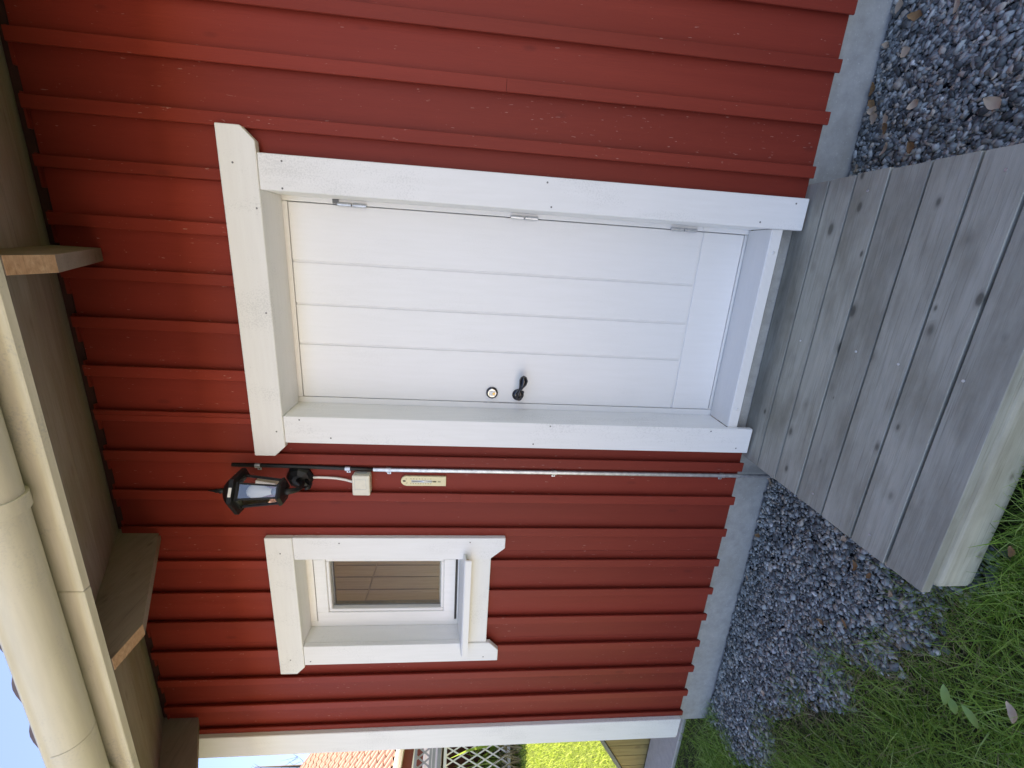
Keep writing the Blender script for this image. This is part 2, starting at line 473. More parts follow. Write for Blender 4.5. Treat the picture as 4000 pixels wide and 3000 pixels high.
I = np.arange(len(gx) * len(gy)).reshape(len(gx), len(gy))
F = np.stack([I[:-1, :-1], I[1:, :-1], I[1:, 1:], I[:-1, 1:]], -1).reshape(-1, 4)
structure(link("lawn_ground", np_mesh("lawn_ground", V, F, LAWN, True), (0, 0, 0)))

# gravel bed: base sheets a little above the soil
def sheet(name, poly, dz, mat, sub=0.06):
    bm = bmesh.new()
    f = bm.faces.new([bm.verts.new((x, y, 0)) for x, y in poly])
    bmesh.ops.triangulate(bm, faces=[f])
    bmesh.ops.subdivide_edges(bm, edges=bm.edges[:], cuts=3)
    for v in bm.verts: v.co.z = float(gz(v.co.x, v.co.y)) + dz
    bmesh.ops.recalc_face_normals(bm, faces=bm.faces[:])
    return fin(name, bm, mat)
structure(sheet("gravel_bed", [(-2.42, 0.078)] + [(x, y + 0.02) for x, y in BORDER[1:]] + [(-0.3, -0.8), (-0.3, 0.078)], -0.010, SANDY))
structure(sheet("gravel_bed", [(0.3, 0.078), (0.3, -1.5), (2.6, -1.5), (2.6, 0.078)], -0.010, SANDY))
structure(sheet("soil", [(-3.6, 0.26), (-2.40, 0.20)] + BORDER[1:] + [(-0.5, -0.80), (0.9, -0.80), (0.9, -2.6), (-3.6, -2.6)], -0.012, SOIL))

# unseen pale ground added in front, placed to bounce sunlight onto the facade
BOUNCE_PALE = mat_ground("bounce_pale_ground", (0.36, 0.35, 0.335), (0.43, 0.42, 0.40), (0.50, 0.49, 0.47), 25)
bm = bmesh.new()
f = bm.faces.new([bm.verts.new((x, y, -0.196)) for x, y in ((-14, -2.7), (0.1, -2.7), (2.0, -6.0), (4.0, -30), (-14, -30))])
structure(fin("bounce_ground", bm, BOUNCE_PALE))
BOUNCE_DARK = mat_ground("bounce_dark_ground", (0.09, 0.09, 0.092), (0.13, 0.13, 0.13), (0.17, 0.168, 0.165), 25)  # unseen dark ground added to weaken the bounce light on the right
bm = bmesh.new()
f = bm.faces.new([bm.verts.new((x, y, -0.192)) for x, y in ((0.11, -2.7), (14, -2.7), (14, -30), (4.01, -30), (2.01, -6.0))])
structure(fin("bounce_ground_dark", bm, BOUNCE_DARK))

# pebbles
ico = bmesh.new(); bmesh.ops.create_icosphere(ico, subdivisions=1, radius=1.0)
IV = np.array([v.co[:] for v in ico.verts]); IF = np.array([[v.index for v in f.verts] for f in ico.faces]); ico.free()
def pebbles(name, x0, x1, y0, y1, n, size):
    x = rng.uniform(x0, x1, n); y = rng.uniform(y0, y1, n)
    ok = in_gravel(x, y + 0.012) | (in_gravel(x, y + 0.05) & (rng.random(n) < 0.4))
    x, y = x[ok], y[ok]; n = len(x)
    s = size * np.exp(rng.normal(0, 0.38, n))
    s = np.where(rng.random(n) < 0.025, s * 1.7, s)
    s = np.minimum(s, 0.0160)
    sc = np.stack([s * rng.uniform(0.9, 1.5, n), s * rng.uniform(0.65, 1.05, n), s * rng.uniform(0.35, 0.62, n)], -1)
    P = IV[None] * (1 + rng.normal(0, 0.20, (n, len(IV), 1)).clip(-0.4, 0.4)) * sc[:, None, :]
    a = rng.uniform(0, 2 * np.pi, n); t = rng.normal(0, 0.45, n)
    ct, st = np.cos(t)[:, None], np.sin(t)[:, None]
    Y = P[..., 1] * ct - P[..., 2] * st; Zc = P[..., 1] * st + P[..., 2] * ct; X = P[..., 0]
    ca, sa = np.cos(a)[:, None], np.sin(a)[:, None]
    X, Y = X * ca - Y * sa, X * sa + Y * ca
    z = gz(x, y) + rng.uniform(-0.011, 0.005, n)
    Q = np.stack([X + x[:, None], Y + y[:, None], Zc + z[:, None]], -1)
    Q = Q[Q[..., 1].max(1) < 0.079] if False else Q
    Fs = (IF[None] + (np.arange(len(Q)) * len(IV))[:, None, None]).reshape(-1, 3)
    return link(name, np_mesh(name, Q.reshape(-1, 3), Fs, STONE, False), (0, 0, 0))
stuff(pebbles("gravel", -2.45, -0.45, -0.85, 0.066, 32000, 0.0066), "dark blue grey gravel bed between the plinth, the deck and the grass", "gravel")
stuff(pebbles("gravel", 0.45, 1.45, -0.85, 0.066, 16500, 0.0077), "dark blue grey gravel strip at the right of the wooden deck", "gravel")

# grass
def blades(name, x, y, h, w, mat, lean=0.5, seg=3, zoff=0.0):
    n = len(x)
    a = rng.uniform(0, 2 * np.pi, n); b = rng.uniform(0, 2 * np.pi, n)
    h = h * np.exp(rng.normal(0, 0.28, n)); w = w * rng.uniform(0.6, 1.3, n)
    ln = h * np.abs(rng.normal(lean, 0.28, n))
    t = np.linspace(0, 1, seg + 1)
    cxp = x[:, None] + np.cos(a)[:, None] * ln[:, None] * t[None] ** 1.7
    cyp = y[:, None] + np.sin(a)[:, None] * ln[:, None] * t[None] ** 1.7
    zp = (gz(x, y) + zoff - 0.02)[:, None] + h[:, None] * (t[None] - 0.22 * t[None] ** 2.5)
    ww = w[:, None] * (1 - t[None] ** 1.6 * 0.93) * 0.5
    L = np.stack([cxp - np.cos(b)[:, None] * ww, cyp - np.sin(b)[:, None] * ww, zp], -1)
    Rr = np.stack([cxp + np.cos(b)[:, None] * ww, cyp + np.sin(b)[:, None] * ww, zp], -1)
    V = np.stack([L, Rr], 2).reshape(n, -1, 3)
    k = 2 * (seg + 1)
    f = np.array([[2 * i, 2 * i + 1, 2 * i + 3, 2 * i + 2] for i in range(seg)])
    Fs = (f[None] + (np.arange(n) * k)[:, None, None]).reshape(-1, 4)
    return link(name, np_mesh(name, V.reshape(-1, 3), Fs, mat, True), (0, 0, 0))
def grass_points(n):
    x = rng.uniform(-3.6, 0.7, n); y = rng.uniform(-2.1, 0.25, n)
    edge = np.interp(x, BX, BY)
    jit = rng.normal(0, 0.03, n)
    ok = (y < edge + jit) & ~((x > -0.585) & (x < 0.62) & (y > -0.852)) & ~((x > 0.56) & (y > -1.3))
    ok &= ~((x < -2.45) & (y > 0.235))
    ok |= (x < -2.47) & (y < 0.25)
    clump = np.sin(x * 23 + 3 * np.sin(y * 11)) * np.cos(y * 19 + 2 * np.sin(x * 9))
    ok &= rng.random(n) < (0.62 + 0.38 * clump)
    dist = np.clip((edge - y) / 0.22, 0.0, 1.0)
    ok &= rng.random(n) < (0.30 + 0.7 * dist)
    return x[ok], y[ok]
x, y = grass_points(210000)
ed = np.clip((np.interp(x, BX, BY) - y) / 0.3, 0.25, 1)
hh = 0.030 + 0.038 * ed + 0.015 * np.sin(x * 7) * np.cos(y * 6)
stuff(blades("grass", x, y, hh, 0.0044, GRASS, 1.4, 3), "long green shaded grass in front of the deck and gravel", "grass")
# sparse tufts pushing into the gravel edge
t_x, t_y = [], []
for bx, by, n in ((-1.25, -0.50, 80), (-1.30, -0.56, 50), (-1.95, -0.33, 60), (-1.88, -0.27, 30), (-2.32, 0.02, 170), (-2.40, 0.09, 140), (-0.74, -0.70, 120), (-0.65, -0.82, 160), (-1.02, -0.66, 70), (-1.56, -0.42, 90), (-2.30, -0.12, 100)):
    t_x.append(rng.normal(bx, 0.045, n)); t_y.append(rng.normal(by, 0.04, n))
tx, ty = np.concatenate(t_x), np.concatenate(t_y)
ok = (ty < 0.055) | (tx < -2.47)
stuff(blades("edge_grass", tx[ok], ty[ok], 0.06, 0.003, GRASS, 0.9, 3), "sparse grass tufts growing along the gravel edge", "grass")
# dead straw and moss crumbs where gravel and grass meet
n = 2600
k_ = rng.integers(0, len(BORDER) - 1, n); f_ = rng.random(n)
sx_ = BX[k_] + (BX[k_ + 1] - BX[k_]) * f_ + rng.normal(0, 0.05, n); sy_ = BY[k_] + (BY[k_ + 1] - BY[k_]) * f_ + rng.normal(-0.02, 0.05, n)
ok = (sy_ < 0.05) & ~((sx_ > -0.61) & (sy_ > -0.85))
stuff(blades("straw", sx_[ok], sy_[ok], 0.016, 0.0030, HAY, 2.6, 2, 0.012), "scattered dead straw along the edge between gravel and grass", "straw")
n = 900
sx_ = rng.uniform(-2.6, 0.3, n); sy_ = rng.uniform(-1.4, -0.3, n)
ok = (sy_ < np.interp(sx_, BX, BY)) & ~((sx_ > -0.61) & (sy_ > -0.85))
stuff(blades("straw", sx_[ok], sy_[ok], 0.024, 0.0032, HAY, 1.8, 2, 0.02), "pale dead blades scattered through the shaded grass", "straw")
# blades along the front of the deck beam
bx = rng.uniform(-0.62, 0.55, 1500); by = -0.86 - np.abs(rng.normal(0, 0.05, 1500))
stuff(blades("edge_grass", bx, by, 0.10, 0.0042, GRASS, 0.8, 4), "long grass blades leaning against the front beam of the deck", "grass")
# sunny lawn beyond the cottage
n = 110000
lx = rng.uniform(-12, -2.6, n); ly = rng.uniform(0.62, 8.5, n)
s = -0.85 * lx + 0.53 * ly; lat = np.abs(0.53 * lx + 0.85 * ly)
ok = (s > 2.6) & (s < 9.6) & (lat < 2.4)
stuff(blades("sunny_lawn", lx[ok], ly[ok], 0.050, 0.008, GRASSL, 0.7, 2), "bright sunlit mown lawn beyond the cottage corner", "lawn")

# ------------------------------------------------------------------ cottage
house = thing("red_cottage", "red board and batten cottage with white door, small window and wide eaves", "cottage", (0, 0.08, -0.2))
Z0 = -0.010
# plinth and wall body
box("plinth", -2.41, 3.2, 0.075, 0.28, -0.5, 0.030, PLINTH, house, 0.004)
box("plinth", -2.41, -2.2, 0.281, 4.5, -0.5, 0.030, PLINTH, house, 0.004)
bm = bmesh.new()
for a in ((-2.40, -1.72, 0.031, 2.92), (-1.72, -1.13, 0.031, 1.28), (-1.72, -1.13, 2.105, 2.92), (-1.13, -0.485, 0.031, 2.92), (-0.485, 0.46, 2.10, 2.92), (0.46, 3.2, 0.031, 2.92)):
    bbox(bm, a[0], a[1], 0.070, 0.20, a[2], a[3])
wall = fin("wall", bm, DARKW, house)
# gable and back walls (inside is the panelled room)
bm = bmesh.new()
extrude(bm, [(-2.40, 0.21, 0.031), (-2.40, 4.5, 0.031), (-2.40, 4.5, 2.6), (-2.40, 2.36, 3.9), (-2.40, 0.21, 2.83)], (0.10, 0, 0))
fin("gable_wall", bm, RED, house)
bm = bmesh.new()
bbox(bm, -2.29, -2.15, 4.4, 4.5, 0.031, 2.6); bbox(bm, 0.1, 3.2, 4.4, 4.5, 0.031, 2.6); bbox(bm, -2.15, 0.1, 4.4, 4.5, 0.031, 0.25); bbox(bm, -2.15, 0.1, 4.4, 4.5, 2.5, 2.6)  # unseen rear opening added to let daylight into the room
fin("back_wall", bm, RED, house)

# batten lines (right edge, left edge), measured
BAT = [(1.935, 1.890), (1.750, 1.706), (1.566, 1.522), (1.382, 1.338), (1.198, 1.154), (1.018, 0.975), (0.848, 0.804), (0.660, 0.617), (0.480, 0.437), (0.296, 0.253), (0.113, 0.070), (-0.072, -0.115), (-0.264, -0.309), (-0.451, -0.498), (-0.632, -0.679), (-0.819, -0.864), (-1.004, -1.050), (-1.188, -1.231), (-1.370, -1.412), (-1.543, -1.586), (-1.728, -1.771), (-1.913, -1.956), (-2.098, -2.140), (-2.265, -2.297)]
OPEN = [(-0.47, 0.442, -1.0, 2.09), (-1.70, -1.150, 1.25, 2.10)]
ZTOP = 2.822
def split(x0, x1, z0, z1):
    out = [(x0, x1, z0, z1)]
    for ox0, ox1, oz0, oz1 in OPEN:
        nxt = []
        for a, b, c, e in out:
            if b <= ox0 or a >= ox1: nxt.append((a, b, c, e)); continue
            if a < ox0: nxt.append((a, ox0, c, e))
            if b > ox1: nxt.append((ox1, b, c, e))
            m0, m1 = max(a, ox0), min(b, ox1)
            if oz0 > c: nxt.append((m0, m1, c, oz0))
            if oz1 < e: nxt.append((m0, m1, oz1, e))
        out = nxt
    return [p for p in out if p[1] - p[0] > 0.012 and p[3] - p[2] > 0.02]
cent = [(a + b) / 2 for a, b in BAT]
edges = [2.2] + cent + [-2.36]
for i in range(len(edges) - 1):
    xr, xl = edges[i] - 0.004, edges[i + 1] + 0.004
    if xr - xl < 0.03: continue
    for p in split(xl, xr, Z0 + random.uniform(-0.003, 0.003), ZTOP + random.uniform(-0.004, 0.004)):
        box("wall_board", p[0], p[1], 0.044 + random.uniform(0, 0.0012), 0.066, p[2], p[3], RED, wall, 0.0015)
for i, (xr, xl) in enumerate(BAT):
    for p in split(xl, xr, Z0 - 0.002 + random.uniform(-0.003, 0.003), ZTOP):
        # a few battens are pieced together, with a fine butt joint
        zs = [p[2], p[3]]
        if i == 15: zs = [p[2], 1.335, p[3]]
        if i == 6: zs = [p[2], 1.22, p[3]]
        for a, b in zip(zs[:-1], zs[1:]):
            bm = bmesh.new(); yf = 0.020 + random.uniform(-0.001, 0.001); u_ = 0.010   # sides undercut towards the boards
            ply = [(p[0] + 0.002, yf), (p[1] - 0.002, yf), (p[1], yf + 0.002), (p[1], yf + 0.006), (p[1] - u_, 0.0437), (p[0] + u_, 0.0437), (p[0], yf + 0.006), (p[0], yf + 0.002)]
            extrude(bm, [(q[0], q[1], a + (0.0006 if a > 0.5 else 0)) for q in ply], (0, 0, b - a - (0.0006 if b < 2.5 else 0)))
            fin("batten", bm, RED, wall, base=True)
# solid strip above the boards, coloured dark for the shade in the vent gap
box("vent_shade_strip", -2.40, 3.2, 0.050, 0.069, 2.830, 2.90, DARKW, house)
for xa in np.arange(-2.2, 1.7, 0.184):
    box("vent_spacer", xa, xa + 0.11, 0.036, 0.0495, 2.8225, 2.8295, RED, house)

# corner board
box("corner_board", -2.435, -2.298, 0.0, 0.0425, Z0 + 0.012, 2.79, WHITE, house, 0.003)
box("corner_board", -2.457, -2.4355, 0.006, 0.13, Z0 + 0.012, 2.79, WHITE, house, 0.003)

# ---------------- door
frame = thing  # (name kept free)
def screw(parent, x, y, z, mat=INKG, r=0.0036):
    bm = bmesh.new(); lathe(bm, [(r, -0.0012), (r * 0.8, -0.0017)], (x, y, z), 'y', 8)
    return fin("screw", bm, mat, parent)
dcase = [box("door_casing", 0.420, 0.540, 0.0, 0.0245, 0.0, 2.0797, WHITE, house, 0.0025),
         box("door_casing", -0.569, -0.448, 0.0, 0.0245, 0.0, 2.0797, WHITE, house, 0.0025)]
bm = bmesh.new()
extrude(bm, [(-0.629, -0.006, 2.207), (-0.629, -0.006, 2.125), (-0.585, -0.006, 2.080), (0.575, -0.006, 2.080), (0.620, -0.006, 2.125), (0.620, -0.006, 2.207)], (0, 0.0305, 0))
bmesh.ops.bevel(bm, geom=bm.edges[:], offset=0.0025, segments=1, affect='EDGES')
dhead = fin("head_casing", bm, WHITEX, house)
for x, z in ((0.518, 1.998), (0.429, 2.003), (0.440, 0.186), (0.518, 0.053), (0.436, 1.028), (0.52, 1.05)): screw(dcase[0], x, 0, z)
for x, z in ((-0.462, 2.015), (-0.542, 1.892), (-0.463, 0.202), (-0.545, 0.063), (-0.46, 0.95), (-0.548, 1.02)): screw(dcase[1], x, 0, z)
for x, z in ((0.356, 2.095), (-0.515, 2.108), (0.5, 2.16), (-0.02, 2.10)): screw(dhead, x, -0.006, z)
# reveal boards lining the opening
box("reveal_board", 0.422, 0.440, 0.025, 0.181, 0.112, 2.100, WHITE, house, 0.0015)
box("reveal_board", -0.468, -0.450, 0.025, 0.181, 0.112, 2.100, WHITE, house, 0.0015)
box("reveal_board", -0.4495, 0.4215, 0.025, 0.181, 2.082, 2.100, WHITEX, house, 0.0015)
# frame
YF = 0.182
bm = bmesh.new()
bbox(bm, -0.468, -0.4235, YF, YF + 0.09, 0.10, 2.105, 0.002)
bbox(bm, 0.4035, 0.440, YF, YF + 0.09, 0.10, 2.105, 0.002)
bbox(bm, -0.4225, 0.4025, YF, YF + 0.09, 2.0635, 2.105, 0.002)
dframe = fin("door_frame", bm, DOORW, house)
box("threshold", -0.4225, 0.4025, YF + 0.004, YF + 0.09, 0.085, 0.121, SILLW, house, 0.002)
# leaf
XL, XR_, ZB, ZT = -0.4205, 0.4005, 0.126, 2.0605
bm = bmesh.new(); bbox(bm, XL, XR_, YF + 0.006, YF + 0.05, ZB, ZT, 0.002)
leaf = fin("door", bm, DOORW, house, base=True)
ZK = 0.318
gr = [XR_, 0.172, -0.003, -0.176, XL]
bev = 0.0025
for i in range(4):
    xr, xl = gr[i] - (0.0035 if i else 0), gr[i + 1] + (0.0035 if i < 3 else 0)
    box("door_panel", xl, xr, YF, YF + 0.0065, ZK + 0.0035, ZT, DOORW, leaf, bev)
box("door_panel", XL, XR_, YF, YF + 0.0065, ZB, ZK - 0.0035, DOORW, leaf, bev)
box("door_gap_black", -0.4235, 0.4035, YF + 0.055, YF + 0.06, 0.11, 2.07, GAPBLACK, house)  # black sheet behind the leaf stands in for shade in the gap
# sill
bm = bmesh.new()
yz_prism(bm, [(0.1805, 0.110), (0.026, 0.1115), (0.0225, 0.108), (0.0225, 0.066), (0.027, 0.066), (0.030, 0.098), (0.1805, 0.096)], -0.4475, 0.4195)
sill = fin("door_sill", bm, SILLW, house)
for x in (0.33, -0.36):
    bm = bmesh.new(); lathe(bm, [(0.0075, -0.0003), (0.007, -0.0016), (0.0035, -0.0016), (0.003, -0.004)], (x, 0.0225, 0.085), 'y', 12)
    fin("screw_cap", bm, SILLW, sill, True)
# hinges
for zt, zb in ((1.868, 1.752), (1.167, 1.051), (0.469, 0.350)):
    bm = bmesh.new()
    zm = (zt + zb) / 2
    for a, b in ((zb, zm - 0.0015), (zm + 0.0015, zt)):
        lathe(bm, [(0.005, a), (0.0075, a + 0.002), (0.0075, b - 0.002), (0.005, b)], (0.4035, YF - 0.005, 0), 'z', 12)
    h = fin("hinge", bm, STEEL, leaf)
    box("hinge_plate", 0.4115, 0.4195, YF - 0.002, YF - 0.0002, zb + 0.002, zt - 0.004, SILLW, house)
# packer blocks beside the hinges
box("packer", 0.4045, 0.4216, YF - 0.006, YF - 0.0003, 1.862, 1.885, INKG, house)
box("packer", 0.4065, 0.4210, YF - 0.004, YF - 0.0003, 0.296, 0.322, SILLW, house)
# lock cylinder
LX, LZ = -0.372, 1.206
bm = bmesh.new(); lathe(bm, [(0.0275, 0.0), (0.0275, -0.008), (0.0245, -0.012), (0.021, -0.0125), (0.0205, -0.009)], (LX, YF, LZ), 'y', 28)
lock = fin("lock_rose", bm, DCHROME, leaf, True)
bm = bmesh.new(); lathe(bm, [(0.0205, -0.0085), (0.0205, -0.0125), (0.019, -0.0132)], (LX, YF, LZ), 'y', 24)
fin("lock_cylinder", bm, CHROME, lock)
bm = bmesh.new(); bbox(bm, LX - 0.0115, LX + 0.0115, YF - 0.0165, YF - 0.0130, LZ - 0.016, LZ + 0.014, 0.003)
fin("lock_cover", bm, SILLW, lock)
bm = bmesh.new(); lathe(bm, [(0.0065, -0.0163), (0.006, -0.0182)], (LX - 0.001, YF, LZ - 0.008), 'y', 16)
fin("keyhole", bm, BRASS, lock)
# handle: rose, neck and a scrolled drop-shaped lever
HX, HZ = -0.378, 1.083
bm = bmesh.new(); lathe(bm, [(0.0275, 0.0), (0.0275, -0.007), (0.025, -0.0115), (0.014, -0.013)], (HX, YF, HZ), 'y', 28)
rose = fin("handle_rose", bm, DCHROME, leaf, True)
bm = bmesh.new()
tube(bm, [(HX, YF - 0.012, HZ), (HX, YF - 0.030, HZ), (HX, YF - 0.050, HZ)], [0.010, 0.0085, 0.010], 14)
lathe(bm, [(0.004, -0.045), (0.0125, -0.048), (0.0135, -0.054), (0.0095, -0.0585), (0.0085, -0.056), (0.0055, -0.056), (0.004, -0.060), (0.001, -0.0605)], (HX, YF, HZ), 'y', 18)
tube(bm, [(HX + 0.002, YF - 0.051, HZ), (HX + 0.018, YF - 0.053, HZ + 0.004), (HX + 0.034, YF - 0.054, HZ + 0.001), (HX + 0.050, YF - 0.054, HZ - 0.006), (HX + 0.068, YF - 0.054, HZ - 0.013), (HX + 0.086, YF - 0.054, HZ - 0.016), (HX + 0.101, YF - 0.054, HZ - 0.015), (HX + 0.108, YF - 0.054, HZ - 0.014)],
     [0.0085, 0.0065, 0.0055, 0.0095, 0.0175, 0.0205, 0.014, 0.003], 16)
lathe(bm, [(0.001, -0.061), (0.006, -0.058), (0.0075, -0.053), (0.006, -0.048), (0.001, -0.045)], (HX + 0.030, YF, HZ - 0.015), 'y', 12)
fin("handle_lever", bm, DCHROME, rose, True)
# latch strike on the frame edge
box("strike_plate", -0.4245, -0.4222, YF - 0.0015, YF + 0.0012, 1.045, 1.245, STEEL, dframe)

# ---------------- window
win_case = [box("window_casing", -1.163, -1.043, -0.004, 0.0215, 1.112, 2.0917, WHITE, house, 0.0)]
bpy.data.objects.remove(win_case.pop())
def casing_poly(pts, y0, y1, mat, nm="window_casing"):
    bm = bmesh.new()
    extrude(bm, [(x, y0, z) for x, z in pts], (0, y1 - y0, 0))
    bmesh.ops.bevel(bm, geom=bm.edges[:], offset=0.0022, segments=1, affect='EDGES')
    return fin(nm, bm, mat, house)
wr = casing_poly([(-1.043, 2.0915), (-1.043, 1.114), (-1.100, 1.114), (-1.163, 1.185), (-1.163, 2.0915)], -0.003, 0.0215, WHITE)
wl = casing_poly([(-1.804, 2.0915), (-1.684, 2.0915), (-1.684, 1.160), (-1.733, 1.114), (-1.804, 1.114)], -0.003, 0.0215, WHITE)
wh = casing_poly([(-1.043, 2.213), (-1.043, 2.0925), (-1.815, 2.0925), (-1.858, 2.132), (-1.858, 2.213)], -0.006, 0.0215, WHITEX)
ap = casing_poly([(-1.1640, 1.178), (-1.1640, 1.285), (-1.6830, 1.285), (-1.6830, 1.178)], 0.004, 0.0215, WHITEX, "window_apron")
for x, z in ((-1.125, 2.149), (-1.763, 2.157)): screw(wh, x, -0.006, z)
for x, z in ((-1.071, 1.885), (-1.065, 1.282)): screw(wr, x, -0.003, z)
for x, z in ((-1.779, 2.062), (-1.775, 1.19)): screw(wl, x, -0.003, z)
box("reveal_board", -1.702, -1.686, 0.0225, 0.1225, 1.315, 2.110, WHITE, house, 0.0015)
box("reveal_board", -1.161, -1.145, 0.0225, 0.1225, 1.315, 2.110, WHITE, house, 0.0015)
box("reveal_board", -1.6855, -1.1615, 0.0225, 0.1225, 2.094, 2.110, WHITEX, house, 0.0015)
YW = 0.1235
bm = bmesh.new()
bbox(bm, -1.702, -1.657, YW, YW + 0.08, 1.30, 2.108, 0.002); bbox(bm, -1.190, -1.145, YW, YW + 0.08, 1.30, 2.108, 0.002)
bbox(bm, -1.656, -1.191, YW, YW + 0.08, 2.062, 2.108, 0.002); bbox(bm, -1.656, -1.191, YW, YW + 0.08, 1.30, 1.338, 0.002)
window = fin("window", bm, SASHW, house, base=True)
sx0, sx1, sz0, sz1 = -1.652, -1.196, 1.350, 2.055
gx0, gx1, gz0, gz1 = -1.573, -1.275, 1.424, 1.982
bm = bmesh.new()
for a in ((sx0, gx0 - 0.016, sz0, sz1), (gx1 + 0.016, sx1, sz0, sz1), (gx0 - 0.0155, gx1 + 0.0155, gz1 + 0.016, sz1), (gx0 - 0.0155, gx1 + 0.0155, sz0, gz0 - 0.016)):
    bbox(bm, a[0], a[1], YW - 0.010, YW + 0.055, a[2], a[3], 0.002)
fin("sash", bm, SASHW, window)
bm = bmesh.new()   # glazing bead, chamfered inwards
for a in ((gx0 - 0.0155, gx0, gz0 - 0.0155, gz1 + 0.0155), (gx1, gx1 + 0.0155, gz0 - 0.0155, gz1 + 0.0155), (gx0 + 0.0005, gx1 - 0.0005, gz1, gz1 + 0.0155), (gx0 + 0.0005, gx1 - 0.0005, gz0 - 0.0155, gz0)):
    bbox(bm, a[0], a[1], YW - 0.004, YW + 0.03, a[2], a[3], 0.004)
fin("glazing_bead", bm, SASHW, window)
box("window_gap_black", -1.656, -1.191, YW + 0.058, YW + 0.062, 1.339, 2.061, GAPBLACK, window)
bpy.data.objects.remove(bpy.data.objects["window_gap_black"])
bm = bmesh.new()
for a in ((-1.6565, sx0 - 0.0003, 1.3385, 2.0615), (sx1 + 0.0003, -1.1905, 1.3385, 2.0615), (sx0, sx1, sz1 + 0.0003, 2.0615), (sx0, sx1, 1.3385, sz0 - 0.0003)):
    bbox(bm, a[0], a[1], YW + 0.005, YW + 0.008, a[2], a[3])
fin("rebate_gap_black", bm, GAPBLACK, window)  # black strips put in as the shade of the sash gaps
bm = bmesh.new()
for a in ((gx0 - 0.012, gx0 + 0.008, gz0 - 0.01, gz1 + 0.01), (gx1 - 0.008, gx1 + 0.012, gz0 - 0.01, gz1 + 0.01), (gx0 + 0.0085, gx1 - 0.0085, gz1 - 0.008, gz1 + 0.01), (gx0 + 0.0085, gx1 - 0.0085, gz0 - 0.01, gz0 + 0.008)):
    bbox(bm, a[0], a[1], YW + 0.024, YW + 0.046, a[2], a[3])
fin("spacer_bar", bm, SPACER, window)
bm = bmesh.new()
for yy in (YW + 0.022, YW + 0.048):
    vs = [bm.verts.new((x, yy, z)) for x, z in ((gx0 - 0.01, gz0 - 0.01), (gx1 + 0.01, gz0 - 0.01), (gx1 + 0.01, gz1 + 0.01), (gx0 - 0.01, gz1 + 0.01))]
    bm.faces.new(vs)
fin("pane", bm, GLASS, window)
# drip sill
bm = bmesh.new()
yz_prism(bm, [(0.122, 1.332), (-0.048, 1.306), (-0.053, 1.300), (-0.053, 1.272), (-0.048, 1.272), (-0.044, 1.296), (0.122, 1.320)], -1.683, -1.164)
yz_prism(bm, [(-0.0045, 1.3125), (-0.048, 1.3058), (-0.053, 1.300), (-0.053, 1.272), (-0.048, 1.272), (-0.044, 1.296), (-0.0045, 1.302)], -1.1635, -1.132)
yz_prism(bm, [(-0.0045, 1.3125), (-0.048, 1.3058), (-0.053, 1.300), (-0.053, 1.272), (-0.048, 1.272), (-0.044, 1.296), (-0.0045, 1.302)], -1.715, -1.6835)
fin("window_sill", bm, SILLW, house)
# panelled room seen through the pane
room = fin("room_floor", (lambda b: (bbox(b, -2.28, 0.2, 0.22, 4.38, 0.0, 0.03), b)[1])(bmesh.new()), INNER, house)
bm = bmesh.new(); bbox(bm, -2.292, -2.262, 0.21, 4.38, 0.031, 2.78); inner_wall = fin("interior_wall", bm, INNER, house)
yy = 0.33
while yy < 2.6:
    box("panel_board", -2.2615, -2.250, yy + 0.003, yy + 0.1295, 0.04, 2.014, INNER, inner_wall, 0.003)
    box("panel_board", -2.2615, -2.250, yy + 0.003, yy + 0.1295, 2.021, 2.75, INNER, inner_wall, 0.003)
    yy += 0.132
box("room_ceiling", -2.25, 0.2, 0.22, 4.38, 2.79, 2.82, FARWHITE, house)
box("room_partition", 0.2, 0.25, 0.22, 4.38, 0.031, 2.79, FARWHITE, house)

# ---------------- eaves
SL = 0.548
def rz(y): return 2.672 + SL * (y - 0.022)
for xr in (0.182, -1.037, -2.204, 1.40):
    bm = bmesh.new()
    zs_ = lambda y: 2.832 + SL * y
    yz_prism(bm, [(0.30, rz(0.30)), (-0.474, 2.400), (-0.606, 2.400), (-0.606, zs_(-0.606) - 0.001), (0.30, zs_(0.30) - 0.001)], xr - 0.046, xr)
    raf = fin("rafter", bm, RAFTER, house)
    bm = bmesh.new()
    bbox(bm, xr - 0.0455, xr - 0.0005, -0.606, -0.475, 2.3985, 2.3998)
    fin("rafter_end_cut", bm, RAWEND, raf)
# soffit boards follow the slope
nb = 4
ys = np.linspace(0.16, -0.632, nb + 1)
for i in range(nb):
    ya, yb = ys[i] - 0.0008, ys[i + 1] + 0.0008
    bm = bmesh.new()
    z0 = 2.832
    yz_prism(bm, [(ya, z0 + SL * ya), (yb, z0 + SL * yb), (yb, z0 + SL * yb + 0.022), (ya, z0 + SL * ya + 0.022)], -2.78, 3.4)
    fin("soffit_board", bm, SOFFIT, house)
# fascia in two lengths and the strip under it
for xa, xb in ((-2.80, -0.7535), (-0.7525, 3.4)):
    bm = bmesh.new(); bbox(bm, xa, xb, -0.6335, -0.6070, 2.400, 2.512, 0.003)
    fin("fascia_board", bm, CREAMP, house)
